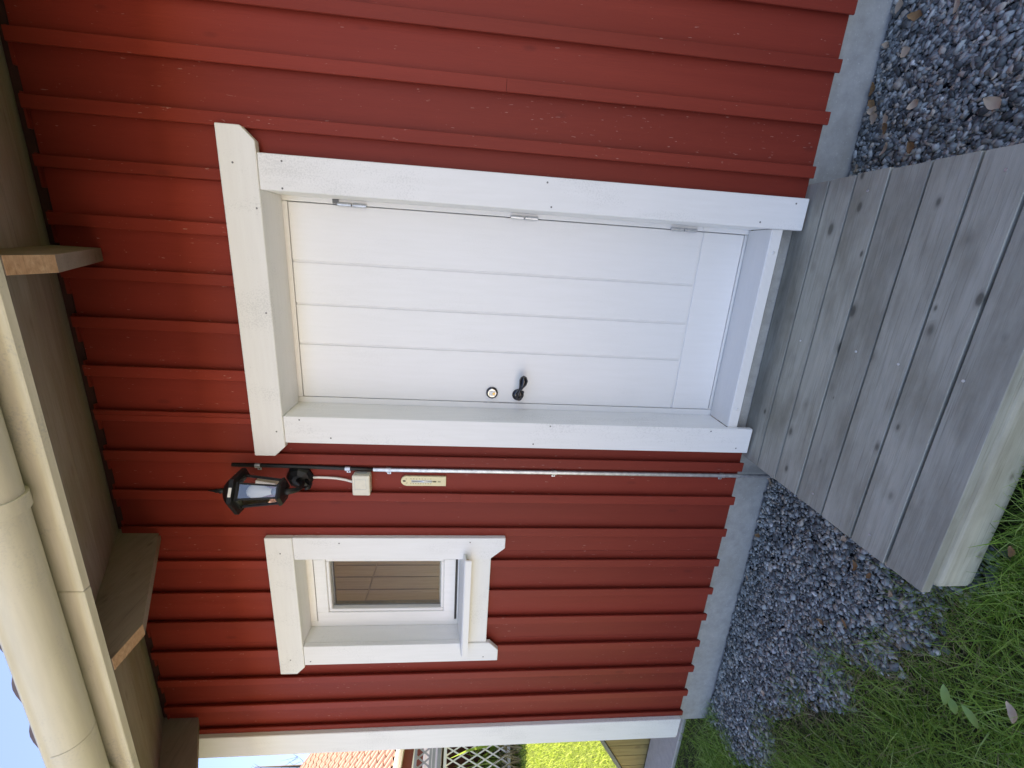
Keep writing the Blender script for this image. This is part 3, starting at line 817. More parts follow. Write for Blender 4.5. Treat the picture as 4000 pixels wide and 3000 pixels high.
# roof slabs with waved sheet
def roof_sheet(name, x0, x1, pts):
    xs = np.arange(x0, x1, 0.183 / 8)
    wv = 0.010 * np.cos((xs - x0) / 0.183 * 2 * np.pi)
    Vv, Ff = [], []
    for (yy_, zz_) in pts:
        for x_, w_ in zip(xs, wv): Vv.append((x_, yy_, zz_ + w_))
    n_ = len(xs)
    for j in range(len(pts) - 1):
        for i_ in range(n_ - 1): Ff.append((j * n_ + i_, j * n_ + i_ + 1, (j + 1) * n_ + i_ + 1, (j + 1) * n_ + i_))
    me = np_mesh(name, np.array(Vv), np.array(Ff), SHEET, True)
    return link(name, me, (0, 0, 0), house)
zt_ = 2.832 + 0.110
ridge_y = 2.36
front = [(-0.735, zt_ + SL * -0.735 - 0.030), (-0.738, zt_ + SL * -0.738)] + [(y_, zt_ + SL * y_) for y_ in np.linspace(-0.35, ridge_y, 8)]
back = [(ridge_y, zt_ + SL * ridge_y), (5.2, zt_ + SL * ridge_y - SL * (5.2 - ridge_y))]
roof_sheet("roof_sheet", -2.82, 3.4, front)
roof_sheet("roof_sheet", -2.82, 3.4, back)
bm = bmesh.new()
yz_prism(bm, [(-0.634, zt_ - 0.052 + SL * -0.634), (-0.660, zt_ - 0.040 + SL * -0.66), (-0.660, zt_ - 0.02 + SL * -0.66), (ridge_y, zt_ - 0.02 + SL * ridge_y), (5.2, zt_ - 0.02 + SL * ridge_y - SL * (5.2 - ridge_y)), (5.2, zt_ - 0.05 + SL * ridge_y - SL * (5.2 - ridge_y)), (ridge_y, zt_ - 0.052 + SL * ridge_y)], -2.79, 3.4)
fin("roof_deck", bm, SOFFIT, house)
# drip flashing
bm = bmesh.new(); bbox(bm, -2.80, 3.4, -0.690, -0.660, 2.520, 2.524); fin("drip_flashing", bm, SHEET, house)
# half round gutter, in two lengths
GYc, GZc, GR = -0.7045, 2.486, 0.0625
def gutter(x0, x1, r):
    bm = bmesh.new()
    ang = np.linspace(math.pi, 2 * math.pi, 17)
    prof = [(GYc + r * math.cos(a), GZc + r * math.sin(a)) for a in ang]
    inner = [(GYc + (r - 0.002) * math.cos(a), GZc + (r - 0.002) * math.sin(a)) for a in ang[::-1]]
    # rolled outer bead
    bead = [(GYc - r + 0.006 * math.cos(b) - 0.001, GZc + 0.004 + 0.006 * math.sin(b)) for b in np.linspace(0.4, math.pi * 1.4, 7)]
    yz_prism(bm, bead + prof[1:] + inner[:-1], x0, x1)
    return fin("gutter", bm, CREAM, house, False)
def shade_auto(o, ang=40):
    me = o.data
    me.polygons.foreach_set("use_smooth", [True] * len(me.polygons))
    bm_ = bmesh.new(); bm_.from_mesh(me)
    for e in bm_.edges:
        if len(e.link_faces) == 2 and e.calc_face_angle(0) > math.radians(ang): e.smooth = False
    bm_.to_mesh(me); bm_.free()
    return o
shade_auto(gutter(-1.452, 3.4, GR)); shade_auto(gutter(-2.86, -1.453, GR - 0.002))
def bracket(x, w, extra=0.004):
    bm = bmesh.new()
    ang = np.linspace(math.pi * 0.98, 2 * math.pi, 17)
    r1, r0 = GR + extra, GR + 0.0006
    prof = [(GYc + r1 * math.cos(a), GZc + r1 * math.sin(a)) for a in ang] + [(GYc + r0 * math.cos(a), GZc + r0 * math.sin(a)) for a in ang[::-1]]
    yz_prism(bm, prof, x - w / 2, x + w / 2)
    o = fin("gutter_bracket", bm, CREAM, house); shade_auto(o)
for x in (-0.42, -1.478, -2.55, 0.75): bracket(x, 0.040, 0.007)
bracket(-1.22, 0.006, 0.0015)

# ------------------------------------------------------------------ deck
deck = thing("wooden_deck", "weathered grey plank deck with pale front beam below the white door", "deck", (0, -0.4, -0.2))
DT = -0.012
lines = [(0.072, -0.0605), (-0.0665, -0.1825), (-0.1890, -0.3130), (-0.3200, -0.4455), (-0.4530, -0.5780), (-0.5860, -0.7070), (-0.7155, -0.8300)]
for i, (ya, yb) in enumerate(lines):
    j1, j2 = random.uniform(-0.003, 0.003), random.uniform(-0.003, 0.003)
    box("deck_plank", -0.601 + j1, 0.600 + j2, yb, ya, DT - 0.028, DT + random.uniform(-0.0012, 0.0012), DECK, deck, 0.0022, 2)
box("front_beam", -0.590, 0.592, -0.836, -0.778, -0.172, DT - 0.0295, DECKL, deck, 0.028, 5)
for xj in (-0.545, 0.0, 0.545):
    box("deck_joist", xj - 0.0225, xj + 0.0225, -0.777, 0.06, -0.165, DT - 0.0285, DECK, deck)
for x, y in ((0.008, -0.547), (0.010, -0.733), (0.012, -0.39), (0.54, -0.65), (-0.545, -0.39), (-0.545, -0.64), (0.54, -0.25), (-0.003, -0.13)):
    bm = bmesh.new(); lathe(bm, [(0.0045, DT + 0.0005), (0.0040, DT + 0.0022), (0.0018, DT + 0.0022), (0.0015, DT + 0.0014)], (x, y, 0), 'z', 10)
    fin("deck_screw", bm, STEEL, deck)

# ------------------------------------------------------------------ wall lantern
LC = Vector((-0.741, -0.103, 0))
lan = thing("wall_lantern", "black hexagonal wall lantern with clear panes and white bulb between door and window", "wall lantern", (-0.753, 0.044, 2.05))
HEX0 = math.radians(-30)
def hexring(rz_list, mat, name, parent, smooth=False):
    bm = bmesh.new(); lathe(bm, rz_list, LC, 'z', 6, HEX0); return fin(name, bm, mat, parent, smooth)
# plate, arm and scroll
bm = bmesh.new()
pl = [(0.055 * s_ * math.cos(a) - 0.753, 0.058 * s_ * math.sin(a) + 2.05) for s_ in (1,) for a in np.linspace(0, 2 * math.pi, 8, endpoint=False) + math.pi / 8]
def ringpl(sc, y): return [bm.verts.new((-0.753 + 0.056 * sc * math.cos(a), y, 2.048 + 0.060 * sc * math.sin(a))) for a in np.linspace(0, 2 * math.pi, 8, endpoint=False)]
rs_ = [ringpl(1.0, 0.0435), ringpl(1.0, 0.034), ringpl(0.80, 0.018), ringpl(0.42, 0.006)]
for i in range(3):
    for k_ in range(8): bm.faces.new((rs_[i][k_], rs_[i][(k_ + 1) % 8], rs_[i + 1][(k_ + 1) % 8], rs_[i + 1][k_]))
bm.faces.new(rs_[3]); bm.faces.new(rs_[0][::-1])
fin("wall_plate", bm, BLACK, lan)
bm = bmesh.new()
tube(bm, [(-0.752, 0.012, 2.045), (-0.750, -0.02, 2.018), (-0.747, -0.055, 2.008), (-0.743, -0.085, 2.016), (-0.741, -0.103, 2.040), (-0.741, -0.103, 2.062)], [0.012, 0.011, 0.010, 0.010, 0.012, 0.016], 10)
tube(bm, [(-0.752, 0.006, 2.012), (-0.757, -0.015, 1.985), (-0.762, -0.035, 1.985), (-0.764, -0.042, 1.999), (-0.761, -0.032, 2.007)], [0.009, 0.008, 0.008, 0.007, 0.005], 8)
fin("arm", bm, BLACK, lan, True)
hexring([(0.020, 2.052), (0.050, 2.056), (0.057, 2.064), (0.057, 2.071), (0.048, 2.0745)], BLACK, "lantern_base", lan)
hexring([(0.072, 2.214), (0.072, 2.221), (0.093, 2.2225), (0.093, 2.238), (0.084, 2.246), (0.050, 2.272), (0.022, 2.288), (0.012, 2.292)], BLACK, "lantern_roof", lan)
bm = bmesh.new(); lathe(bm, [(0.012, 2.291), (0.009, 2.300), (0.013, 2.306), (0.008, 2.313), (0.009, 2.322), (0.005, 2.332), (0.0015, 2.354)], LC, 'z', 10)
fin("finial", bm, BLACK, lan, True)
RT, RB, ZTp, ZBt = 0.063, 0.048, 2.214, 2.0745
def hexpt(k_, r, z): return LC + Vector((r * math.cos(HEX0 + k_ * math.pi / 3), r * math.sin(HEX0 + k_ * math.pi / 3), z))
for k_ in range(6):
    bm = bmesh.new(); tube(bm, [hexpt(k_, RB, ZBt), hexpt(k_, RT, ZTp)], 0.0042, 6); fin("cage_bar", bm, BLACK, lan)
    bm = bmesh.new()
    q = [hexpt(k_, RB - 0.002, ZBt), hexpt(k_ + 1, RB - 0.002, ZBt), hexpt(k_ + 1, RT - 0.002, ZTp), hexpt(k_, RT - 0.002, ZTp)]
    bm.faces.new([bm.verts.new(p) for p in q]); fin("lantern_pane", bm, LGLASS, lan)
bm = bmesh.new(); lathe(bm, [(0.012, 2.105), (0.0135, 2.112), (0.018, 2.128), (0.024, 2.146), (0.0285, 2.166), (0.0275, 2.182), (0.020, 2.196), (0.008, 2.2035), (0.001, 2.205)], LC, 'z', 18)
bulb = fin("bulb", bm, BULB, lan, True)
bm = bmesh.new(); lathe(bm, [(0.015, 2.0745), (0.015, 2.096), (0.0125, 2.105)], LC, 'z', 14); fin("bulb_socket", bm, SPACER, lan)
# blank white sticker on the roof rim (front right face)
bm = bmesh.new()
nrm = Vector((math.cos(math.radians(-60)), math.sin(math.radians(-60)), 0)); tan_ = Vector((-nrm.y, nrm.x, 0))
c_ = LC + nrm * (0.093 * math.cos(math.pi / 6) + 0.0006) + Vector((0, 0, 2.2305)) - tan_ * 0.004
extrude(bm, [c_ - tan_ * 0.018 - Vector((0, 0, 0.0055)), c_ + tan_ * 0.018 - Vector((0, 0, 0.0055)), c_ + tan_ * 0.018 + Vector((0, 0, 0.0055)), c_ - tan_ * 0.018 + Vector((0, 0, 0.0055))], nrm * 0.0008)
fin("sticker", bm, FARWHITE, lan)

# lamp cable, connection box
bm = bmesh.new()
tube(bm, [(-0.753, 0.036, 2.000), (-0.752, 0.037, 1.97), (-0.753, 0.037, 1.93), (-0.755, 0.036, 1.89), (-0.760, 0.032, 1.85), (-0.764, 0.026, 1.825), (-0.765, 0.024, 1.806)], 0.0055, 10)
tag(fin("lamp_cable", bm, WCABLE, None, True), "short white cable running from the lantern down to the junction box", "cable")
jb = thing("junction_box", "cream square junction box on the red wall below the lantern", "junction box", (-0.768, 0.044, 1.738))
bm = bmesh.new(); bbox(bm, -0.816, -0.720, 0.010, 0.0438, 1.738, 1.812, 0.006, 3); fin("box_body", bm, BOXM, jb)
bm = bmesh.new(); bbox(bm, -0.818, -0.718, -0.006, 0.0095, 1.7365, 1.8135, 0.006, 3); lid = fin("box_lid", bm, BOXM, jb)
for a in ((-0.738, -0.7365, 1.752, 1.803), (-0.786, -0.7845, 1.752, 1.803), (-0.7835, -0.7385, 1.752, 1.7535), (-0.793, -0.728, 1.800, 1.8015)):
    box("lid_seam", a[0], a[1], -0.0066, -0.0058, a[2], a[3], TUBE, lid)
bm = bmesh.new()
bbox(bm, -0.7198, -0.7185, 0.016, 0.036, 1.755, 1.797); fin("knockout", bm, TUBE, jb)

# conduits
bm = bmesh.new(); tube(bm, [(-0.7055, 0.032, -0.20), (-0.7055, 0.032, 0.5), (-0.7055, 0.032, 1.727)], 0.0098, 14)
cond = thing("steel_conduit", "thin galvanised steel conduit pipe running down the red wall beside the door", "conduit", (-0.7055, 0.032, -0.2))
shade_auto(fin("pipe", bm, STEEL, cond))
def clamp(z, parent, r=0.0098, x=-0.7055):
    bm = bmesh.new()
    lathe(bm, [(r + 0.0004, z - 0.011), (r + 0.0022, z - 0.011), (r + 0.0022, z + 0.011), (r + 0.0004, z + 0.011)], (x, 0.032, 0), 'z', 14)
    bbox(bm, x - r - 0.017, x - r - 0.0005, 0.040, 0.0432, z - 0.0085, z + 0.0085, 0.0008)
    o = fin("pipe_clamp", bm, STEEL, parent)
    bm = bmesh.new(); lathe(bm, [(0.0032, -0.0004), (0.0028, -0.0014)], (x - r - 0.011, 0.040, z), 'y', 8); fin("screw", bm, INKG, o)
for z in (1.660, 0.905, 0.078): clamp(z, cond)
bm = bmesh.new(); tube(bm, [(-0.7050, 0.032, 1.729), (-0.7040, 0.032, 1.80), (-0.7000, 0.033, 1.95), (-0.6965, 0.033, 2.12), (-0.6945, 0.033, 2.325)], [0.0075, 0.0085, 0.0088, 0.0088, 0.0088], 10)
bcab = thing("black_cable", "black cable fixed to the red wall behind the lantern above the steel conduit", "cable", (-0.705, 0.032, 1.729))
fin("cable_run", bm, CABLE, bcab, True)
clamp(1.838, bcab, 0.0088, -0.7030); clamp(2.218, bcab, 0.0090, -0.6955)

# ------------------------------------------------------------------ thermometer
th = thing("thermometer", "cream wall thermometer with rounded top and dark figures below the junction box", "thermometer", (-0.7615, 0.044, 1.404))
TXc, TW, TZ0, TZ1 = -0.7620, 0.0245, 1.404, 1.607
bm = bmesh.new()
pts = [(TXc - TW, TZ0), (TXc + TW, TZ0), (TXc + TW, TZ1 - TW)] + [(TXc + TW * math.cos(a), TZ1 - TW + TW * math.sin(a)) for a in np.linspace(0, math.pi, 15)[1:-1]] + [(TXc - TW, TZ1 - TW)]
extrude(bm, [(x, 0.0325, z) for x, z in pts], (0, 0.0112, 0))
bmesh.ops.bevel(bm, geom=[e for e in bm.edges if abs(e.verts[0].co.y - 0.0325) < 1e-5 and abs(e.verts[1].co.y - 0.0325) < 1e-5], offset=0.0018, segments=2, affect='EDGES')
tb = fin("thermometer_body", bm, THERM, th)
YT = 0.0325
bm = bmesh.new(); bbox(bm, TXc - 0.0070, TXc + 0.0058, YT - 0.0008, YT + 0.0003, 1.468, 1.560); fin("scale_plate", bm, TUBE, th)
bm = bmesh.new(); tube(bm, [(TXc - 0.0008, YT - 0.0018, 1.452), (TXc - 0.0008, YT - 0.0018, 1.558)], 0.0013, 8); fin("glass_tube", bm, CHROME, th, True)
bm = bmesh.new(); lathe(bm, [(0.0008, 1.447), (0.0024, 1.451), (0.0022, 1.459), (0.0012, 1.463)], (TXc - 0.0008, YT - 0.002, 0), 'z', 10); fin("glass_bulb", bm, INK, th, True)
bm = bmesh.new(); lathe(bm, [(0.0042, -0.0003), (0.0040, 0.0004)], (TXc, YT, 1.592), 'y', 14)
for v in bm.verts: v.co.z = 1.592 + (v.co.z - 1.592) * 1.7
fin("hanging_hole", bm, INK, th)
for i in range(5):
    box("slot", TXc - 0.0045, TXc + 0.0030, YT - 0.0006, YT + 0.0003, 1.4285 + i * 0.0026, 1.4297 + i * 0.0026, INK, th)
prints = []
def text(s_, x, z, size):
    cu = bpy.data.curves.new("figure", 'FONT'); cu.body = s_; cu.size = size; cu.align_x = 'CENTER'; cu.align_y = 'CENTER'
    ob = bpy.data.objects.new("figure", cu); COL.objects.link(ob)
    ob.location = (x, YT - 0.0006, z); ob.rotation_euler = (math.pi / 2, 0, 0)
    prints.append(ob)
for i, s_ in enumerate(("50", "40", "30", "20", "10", "0", "10", "20", "30")):
    text(s_, TXc - 0.0125, 1.5625 - i * 0.0112, 0.0062)
for i, s_ in enumerate(("120", "100", "80", "60", "40", "20", "0", "20")):
    text(s_, TXc + 0.0120, 1.5615 - i * 0.0127, 0.0056)
text("°C", TXc - 0.0105, 1.580, 0.0088); text("°F", TXc + 0.0105, 1.5815, 0.0088)
dg = bpy.context.evaluated_depsgraph_get(); dg.update()
Vv, Ff = [], []
for ob in prints:
    me = ob.evaluated_get(dg).to_mesh()
    mw = Matrix.Translation(ob.location) @ ob.rotation_euler.to_matrix().to_4x4()
    b0 = len(Vv)
    Vv += [(mw @ v.co)[:] for v in me.vertices]; Ff += [tuple(b0 + i for i in p.vertices) for p in me.polygons]
    ob.evaluated_get(dg).to_mesh_clear()
for ob in prints:
    cu = ob.data; bpy.data.objects.remove(ob); bpy.data.curves.remove(cu)
mp = raw_mesh("scale_figures", [tuple(Vector(v) - Vector((TXc, YT, 1.5))) for v in Vv], Ff, INK)
link("scale_figures", mp, (TXc, YT, 1.5), th)

# ------------------------------------------------------------------ concrete path and sloping plank screen beyond the corner
bm = bmesh.new(); bbox(bm, -4.6, -2.42, 0.262, 0.575, -0.33, -0.212, 0.006)
structure(fin("path", bm, SLAB))
scr = thing("plank_screen", "low screen of upright yellowish planks with sloping dark capping beyond the corner board", "plank screen", (-3.2, 0.60, -0.25))
def ztop(x): return 0.160 + (x + 3.349) * 0.578 if x < -3.2 else 0.160 + 0.149 * 0.578
x0 = -2.62
while x0 > -4.05:
    x1 = x0 - 0.112
    zb_ = -0.245
    za, zc2 = max(ztop(x0), zb_ + 0.01), max(ztop(x1), zb_ + 0.01)
    bm = bmesh.new()
    extrude(bm, [(x0, 0.588, zb_), (x1, 0.588, zb_), (x1, 0.588, zc2), (x0, 0.588, za)], (0, 0.024, 0))
    bmesh.ops.bevel(bm, geom=bm.edges[:], offset=0.0025, segments=1, affect='EDGES')
    fin("plank", bm, PLANKY, scr)
    x0 -= 0.1163
bm = bmesh.new()
extrude(bm, [(-3.2, 0.575, ztop(-3.2) + 0.002), (-4.02, 0.575, ztop(-4.02) + 0.002), (-4.02, 0.575, ztop(-4.02) + 0.036), (-3.2, 0.575, ztop(-3.2) + 0.036)], (0, 0.06, 0))
fin("capping", bm, INKG, scr)
bm = bmesh.new(); bbox(bm, -3.199, -2.60, 0.575, 0.635, ztop(-3.2) + 0.002, ztop(-3.2) + 0.036); fin("capping", bm, INKG, scr)

bm = bmesh.new()
extrude(bm, [(-3.2, 0.6135, -0.245), (-4.0, 0.6135, -0.245), (-4.0, 0.6135, max(ztop(-4.0), -0.24)), (-3.2, 0.6135, ztop(-3.2))], (0, 0.012, 0)); fin("sun_stop_board", bm, PLANKY, scr)  # unseen board added to stop sun coming through the plank gaps
bm = bmesh.new(); bbox(bm, -3.199, -2.60, 0.6135, 0.6255, -0.245, ztop(-3.2)); fin("sun_stop_board", bm, PLANKY, scr)

# ------------------------------------------------------------------ neighbouring house with tiled roof
nh = thing("neighbour_house", "distant dark red house with a sunlit pale clay tiled roof behind the trellis", "house", (-11.0, 4.2, 0.4))
E0 = Vector((-9.20, 4.20, 2.49)); U = Vector((0.216, -0.976, 0)); N_ = Vector((0.976, 0.216, 0))
th_ = math.radians(35); UPS = (-N_ * math.cos(th_) + Vector((0, 0, 1)) * math.sin(th_)); RN = (N_ * math.sin(th_) + Vector((0, 0, 1)) * math.cos(th_))
def rp(u, s_, h=0.0): return E0 + U * u + UPS * s_ + RN * h
def quadbox(bm, pts, vec): extrude(bm, pts, vec)
bm = bmesh.new(); extrude(bm, [rp(-5, 0.05, -0.06), rp(5, 0.05, -0.06), rp(5, 6.7, -0.06), rp(-5, 6.7, -0.06)], RN * 0.03)
nroof = fin("roof", bm, TILED, nh)
# one S-profile tile, shared
TWd, TL = 0.180, 0.352
prof = []
for i in range(9):
    t = i / 8
    prof.append((t * (TWd + 0.02), 0.036 * math.sin(t * 2 * math.pi * 1.0 + 0.4) + 0.012))
tv, tf = [], []
for j, (s_, h) in enumerate(((0.0, 0.034), (TL + 0.05, 0.004))):
    for (w_, p_) in prof: tv.append(tuple(U * w_ + UPS * s_ + RN * (p_ + h)))
for (w_, p_) in prof: tv.append(tuple(U * w_ + UPS * 0.0 + RN * (p_ + 0.034 - 0.028)))
for i in range(8):
    tf.append((i, i + 1, 10 + i, 9 + i)); tf.append((18 + i, 18 + i + 1, i + 1, i))
tile_me = raw_mesh("tile", tv, tf, TILE)
stv, stf = [], []
for c in range(19):
    for k_ in range(-25, 25):
        p = rp(k_ * TWd, c * TL)
        if -7 <= k_ < 8:
            link("tile", tile_me, p, nroof)
        else:
            b0 = len(stv); stv += [tuple(Vector(v) + p) for v in tv]; stf += [tuple(b0 + i for i in f_) for f_ in tf]
o = link("roof_tiles", raw_mesh("roof_tiles", [tuple(Vector(v) - E0) for v in stv], stf, TILE), E0, nroof); o["kind"] = "stuff"
bm = bmesh.new(); tube(bm, [rp(-4.5, 6.72, 0.03), rp(0, 6.72, 0.03), rp(4.5, 6.72, 0.03)], 0.085, 10); fin("ridge_cap", bm, TILE, nh, True)
def wallstrip(nm, u0, u1, n0, n1, z0, z1, mat):
    bm = bmesh.new()
    a = Vector((E0.x, E0.y, 0))
    extrude(bm, [a + U * u0 + N_ * n0 + Vector((0, 0, z0)), a + U * u1 + N_ * n0 + Vector((0, 0, z0)), a + U * u1 + N_ * n1 + Vector((0, 0, z0)), a + U * u0 + N_ * n1 + Vector((0, 0, z0))], (0, 0, z1 - z0))
    return fin(nm, bm, mat, nh)
wallstrip("fascia_board", -4.6, 4.6, -0.03, 0.0, 2.36, 2.50, FARWHITE)
bm = bmesh.new()
a = Vector((E0.x, E0.y, 2.435))
tube(bm, [a + N_ * 0.06 + U * -4.6, a + N_ * 0.06, a + N_ * 0.06 + U * 4.6], 0.05, 10); fin("gutter", bm, FARWHITE, nh, True)
wallstrip("wall", -4.4, 4.4, -0.8, -0.5, 0.2, 2.75, FARRED)
wallstrip("soffit", -4.5, 4.5, -0.5, -0.03, 2.40, 2.42, FARWHITE)
wallstrip("trim_board", -4.4, 4.4, -0.499, -0.47, 2.14, 2.20, FARWHITE)
for uu in (-2.2, 0.75):
    nm = wallstrip("window_frame", uu - 0.55, uu + 0.55, -0.499, -0.46, 1.15, 2.10, FARWHITE)
    wallstrip("window_pane", uu - 0.45, uu + 0.45, -0.459, -0.455, 1.25, 2.0, SPACER)

# trellis fence in front of the neighbouring house
D0 = Vector((-0.848, 0.530, 0)); LT = Vector((0.530, 0.848, 0)); LT2 = Vector((-0.530, -0.848, 0))
TC = Vector((0.26, -1.74, 0)) + D0 * 9.6
tre = thing("trellis_fence", "white diagonal trellis fence topped by a narrow grey lattice behind the sunny lawn", "trellis", (TC.x, TC.y, 0.42))
def slab_bar(nm, u0, z0, u1, z1, w, n0, mat, parent=tre, dpt=0.012):
    a, b = TC + LT * u0 + Vector((0, 0, z0)), TC + LT * u1 + Vector((0, 0, z1))
    dirv = (b - a).normalized(); side = dirv.cross(D0).normalized() * (w / 2)
    bm = bmesh.new()
    o_ = D0 * n0
    extrude(bm, [a - side + o_, b - side + o_, b + side + o_, a + side + o_], D0 * dpt)
    return fin(nm, bm, mat, parent)
zl0, zl1 = 0.43, 1.50
step = 0.13
for k_ in range(-17, 17):
    u0 = k_ * step
    for sgn, n0 in ((1, 0.0), (-1, 0.0135)):
        slab_bar("slat", u0, zl0, u0 + sgn * 0.52, zl1, 0.022, n0, FARWHITE)
zg0, zg1 = 1.745, 1.99
for k_ in range(-16, 16):
    u0 = k_ * 0.13
    for sgn, n0 in ((1, 0.0), (-1, 0.0135)):
        slab_bar("slat", u0, zg0, u0 + sgn * 0.16, zg1, 0.026, n0, FARGREY)
for z_, m_, w_ in ((0.43, FARWHITE, 0.05), (1.50, FARWHITE, 0.05), (1.60, FARGREY, 0.06), (1.69, FARGREY, 0.05), (1.745, FARGREY, 0.04), (1.99, FARGREY, 0.045)):
    slab_bar("rail", -2.3, z_, 2.3, z_, w_, -0.03, m_, dpt=0.028)
for k_ in (-2.3, -0.75, 0.75, 2.3):
    slab_bar("post", k_, 0.25, k_, 2.05, 0.07, 0.03, FARGREY, dpt=0.07)
bgb = thing("white_chest", "white boxy chest half hidden behind the grey lattice", "chest", tuple(Vector((TC.x, TC.y, 0)) + D0 * 0.9 + Vector((0, 0, 1.63))))
def chest(nm, u0, u1, n0, n1, z0, z1):
    bm = bmesh.new(); a = TC
    extrude(bm, [a + LT * u0 + D0 * n0 + Vector((0, 0, z0)), a + LT * u1 + D0 * n0 + Vector((0, 0, z0)), a + LT * u1 + D0 * n1 + Vector((0, 0, z0)), a + LT * u0 + D0 * n1 + Vector((0, 0, z0))], (0, 0, z1 - z0))
    return fin(nm, bm, FARWHITE, bgb)
chest("chest_body", -0.5, 0.6, 0.6, 1.1, 1.632, 1.86); chest("chest_lid", -0.53, 0.63, 0.57, 1.13, 1.862, 1.90)
# raised terrace behind the trellis: floor, dark sheet standing in for the void's shade
def terr(nm, n0, n1, z0, z1, mat):
    bm = bmesh.new(); a = Vector((TC.x, TC.y, 0))
    extrude(bm, [a + LT * -2.6 + D0 * n0 + Vector((0, 0, z0)), a + LT * 2.6 + D0 * n0 + Vector((0, 0, z0)), a + LT * 2.6 + D0 * n1 + Vector((0, 0, z0)), a + LT * -2.6 + D0 * n1 + Vector((0, 0, z0))], (0, 0, z1 - z0))
    return fin(nm, bm, mat, ter)
ter = thing("terrace", "raised terrace of the neighbouring house behind the trellis, with void shade as dark sheet", "terrace", (TC.x, TC.y, 0.3))
terr("void_shade_sheet", 0.50, 0.54, 0.2, 1.56, DARKW); terr("terrace_floor", 0.10, 1.35, 1.565, 1.63, FARGREY)

# dry stalks along the trellis
n = 900
u = rng.uniform(-1.6, 1.6, n); dd = rng.uniform(-0.35, 0.45, n)
px_ = TC.x + LT.x * u + D0.x * dd; py_ = TC.y + LT.y * u + D0.y * dd
stuff(blades("dry_stalks", px_, py_, 0.42, 0.02, HAY, 0.7, 3), "dry straw coloured stalks tangled at the foot of the white trellis", "dry plants")
n = 500
u = rng.uniform(-1.6, 1.6, n); dd = rng.uniform(0.2, 0.9, n)
px_ = TC.x + LT.x * u + D0.x * dd; py_ = TC.y + LT.y * u + D0.y * dd
stuff(blades("dark_hedge", px_, py_, 0.95, 0.06, GRASS, 0.35, 3), "dark green growth behind the white trellis", "shrubbery")

# bare tree beyond the roof
tr = thing("bare_tree", "thin bare branched tree rising behind the tiled roof", "tree", tuple(TC + D0 * 14 + Vector((0, 0, -0.4))))
bt = TC + D0 * 14 - LT * 0.2 + Vector((0, 0, -0.4))
bm = bmesh.new(); tube(bm, [bt, bt + Vector((0.1, 0, 3.5)), bt + Vector((0.0, 0.1, 7.0)), bt + Vector((0.1, 0.1, 9.6))], [0.16, 0.12, 0.07, 0.015], 8); fin("trunk", bm, BARK, tr, True)
bm = bmesh.new()
for i in range(30):
    h0 = rng.uniform(3.5, 9.2); a_ = rng.uniform(0, 2 * np.pi); L_ = (10.2 - h0) * rng.uniform(0.2, 0.42)
    p0 = bt + Vector((0, 0, h0)); p1 = p0 + Vector((math.cos(a_) * L_ * 0.6, math.sin(a_) * L_ * 0.6, L_ * 0.5)); p2 = p0 + Vector((math.cos(a_) * L_, math.sin(a_) * L_, L_ * 1.1))
    tube(bm, [p0, p1, p2], [0.016, 0.010, 0.004], 4)
    for q in range(5):
        f_ = rng.uniform(0.3, 1); b_ = p0.lerp(p2, f_); a2 = rng.uniform(0, 2 * np.pi); l2 = rng.uniform(0.2, 0.6)
        tube(bm, [b_, b_ + Vector((math.cos(a2) * l2 * 0.6, math.sin(a2) * l2 * 0.6, l2))], [0.008, 0.003], 3)
fin("branches", bm, BARK, tr)

# ------------------------------------------------------------------ loose leaves
def leaf_mesh(L_, W_, curl, mat, ragged=0.0):
    n_ = 7; vs, fs = [], []
    for i in range(n_):
        t = i / (n_ - 1); w_ = W_ * math.sin(math.pi * min(1, t * 0.97 + 0.02)) ** 0.75 * (1 + ragged * random.uniform(-0.5, 0.5)) * 0.5
        zc_ = curl * (t - 0.5) ** 2 * 4 * L_ * 0.25
        vs += [(L_ * (t - 0.5), -w_, zc_ + curl * W_ * 0.3), (L_ * (t - 0.5), 0, zc_), (L_ * (t - 0.5), w_, zc_ + curl * W_ * 0.3)]
    for i in range(n_ - 1):
        a_ = i * 3
        fs += [(a_, a_ + 1, a_ + 4, a_ + 3), (a_ + 1, a_ + 2, a_ + 5, a_ + 4)]
    return raw_mesh("leaf", vs, fs, mat, True)
def put_leaf(x, y, L_, W_, ang, mat, label, group=None, tilt=0.25, z=None, nm="dry_leaf"):
    o_ = link(nm, leaf_mesh(L_, W_, random.uniform(0.3, 0.9), mat, 0.5 if nm == "dry_leaf" else 0.05), (x, y, (float(gz(np.float64(x), np.float64(y))) + 0.012) if z is None else z))
    o_.rotation_euler = (random.uniform(-tilt, tilt), random.uniform(-tilt, tilt), ang)
    o_["label"] = label; o_["category"] = "leaf"
    if group: o_["group"] = group
GR_R = "dry leaves on the gravel right of the deck"; GR_L = "dry leaves on the gravel left of the deck"
put_leaf(1.029, -0.053, 0.040, 0.030, 0.5, LEAFT, "squarish tan leaf lying apart on the gravel near the plinth", GR_R)
put_leaf(0.766, -0.417, 0.062, 0.026, 0.9, LEAFT, "pale pointed leaf lying alone on gravel far from the wall beside the deck", GR_R)
put_leaf(1.092, -0.204, 0.050, 0.022, 0.3, LEAFT, "pale narrow leaf on gravel at the right edge of the view, away from plinth", GR_R)
put_leaf(0.862, 0.012, 0.046, 0.036, 1.4, LEAFT, "larger of the two tan leaves piled against the plinth", GR_R)
put_leaf(0.838, 0.005, 0.044, 0.030, 0.2, LEAFT, "smaller of the two tan leaves piled against the plinth", GR_R)
put_leaf(0.838, -0.150, 0.036, 0.026, 2.2, LEAFT, "curled tan leaf in the middle of the gravel between plinth and deck", GR_R)
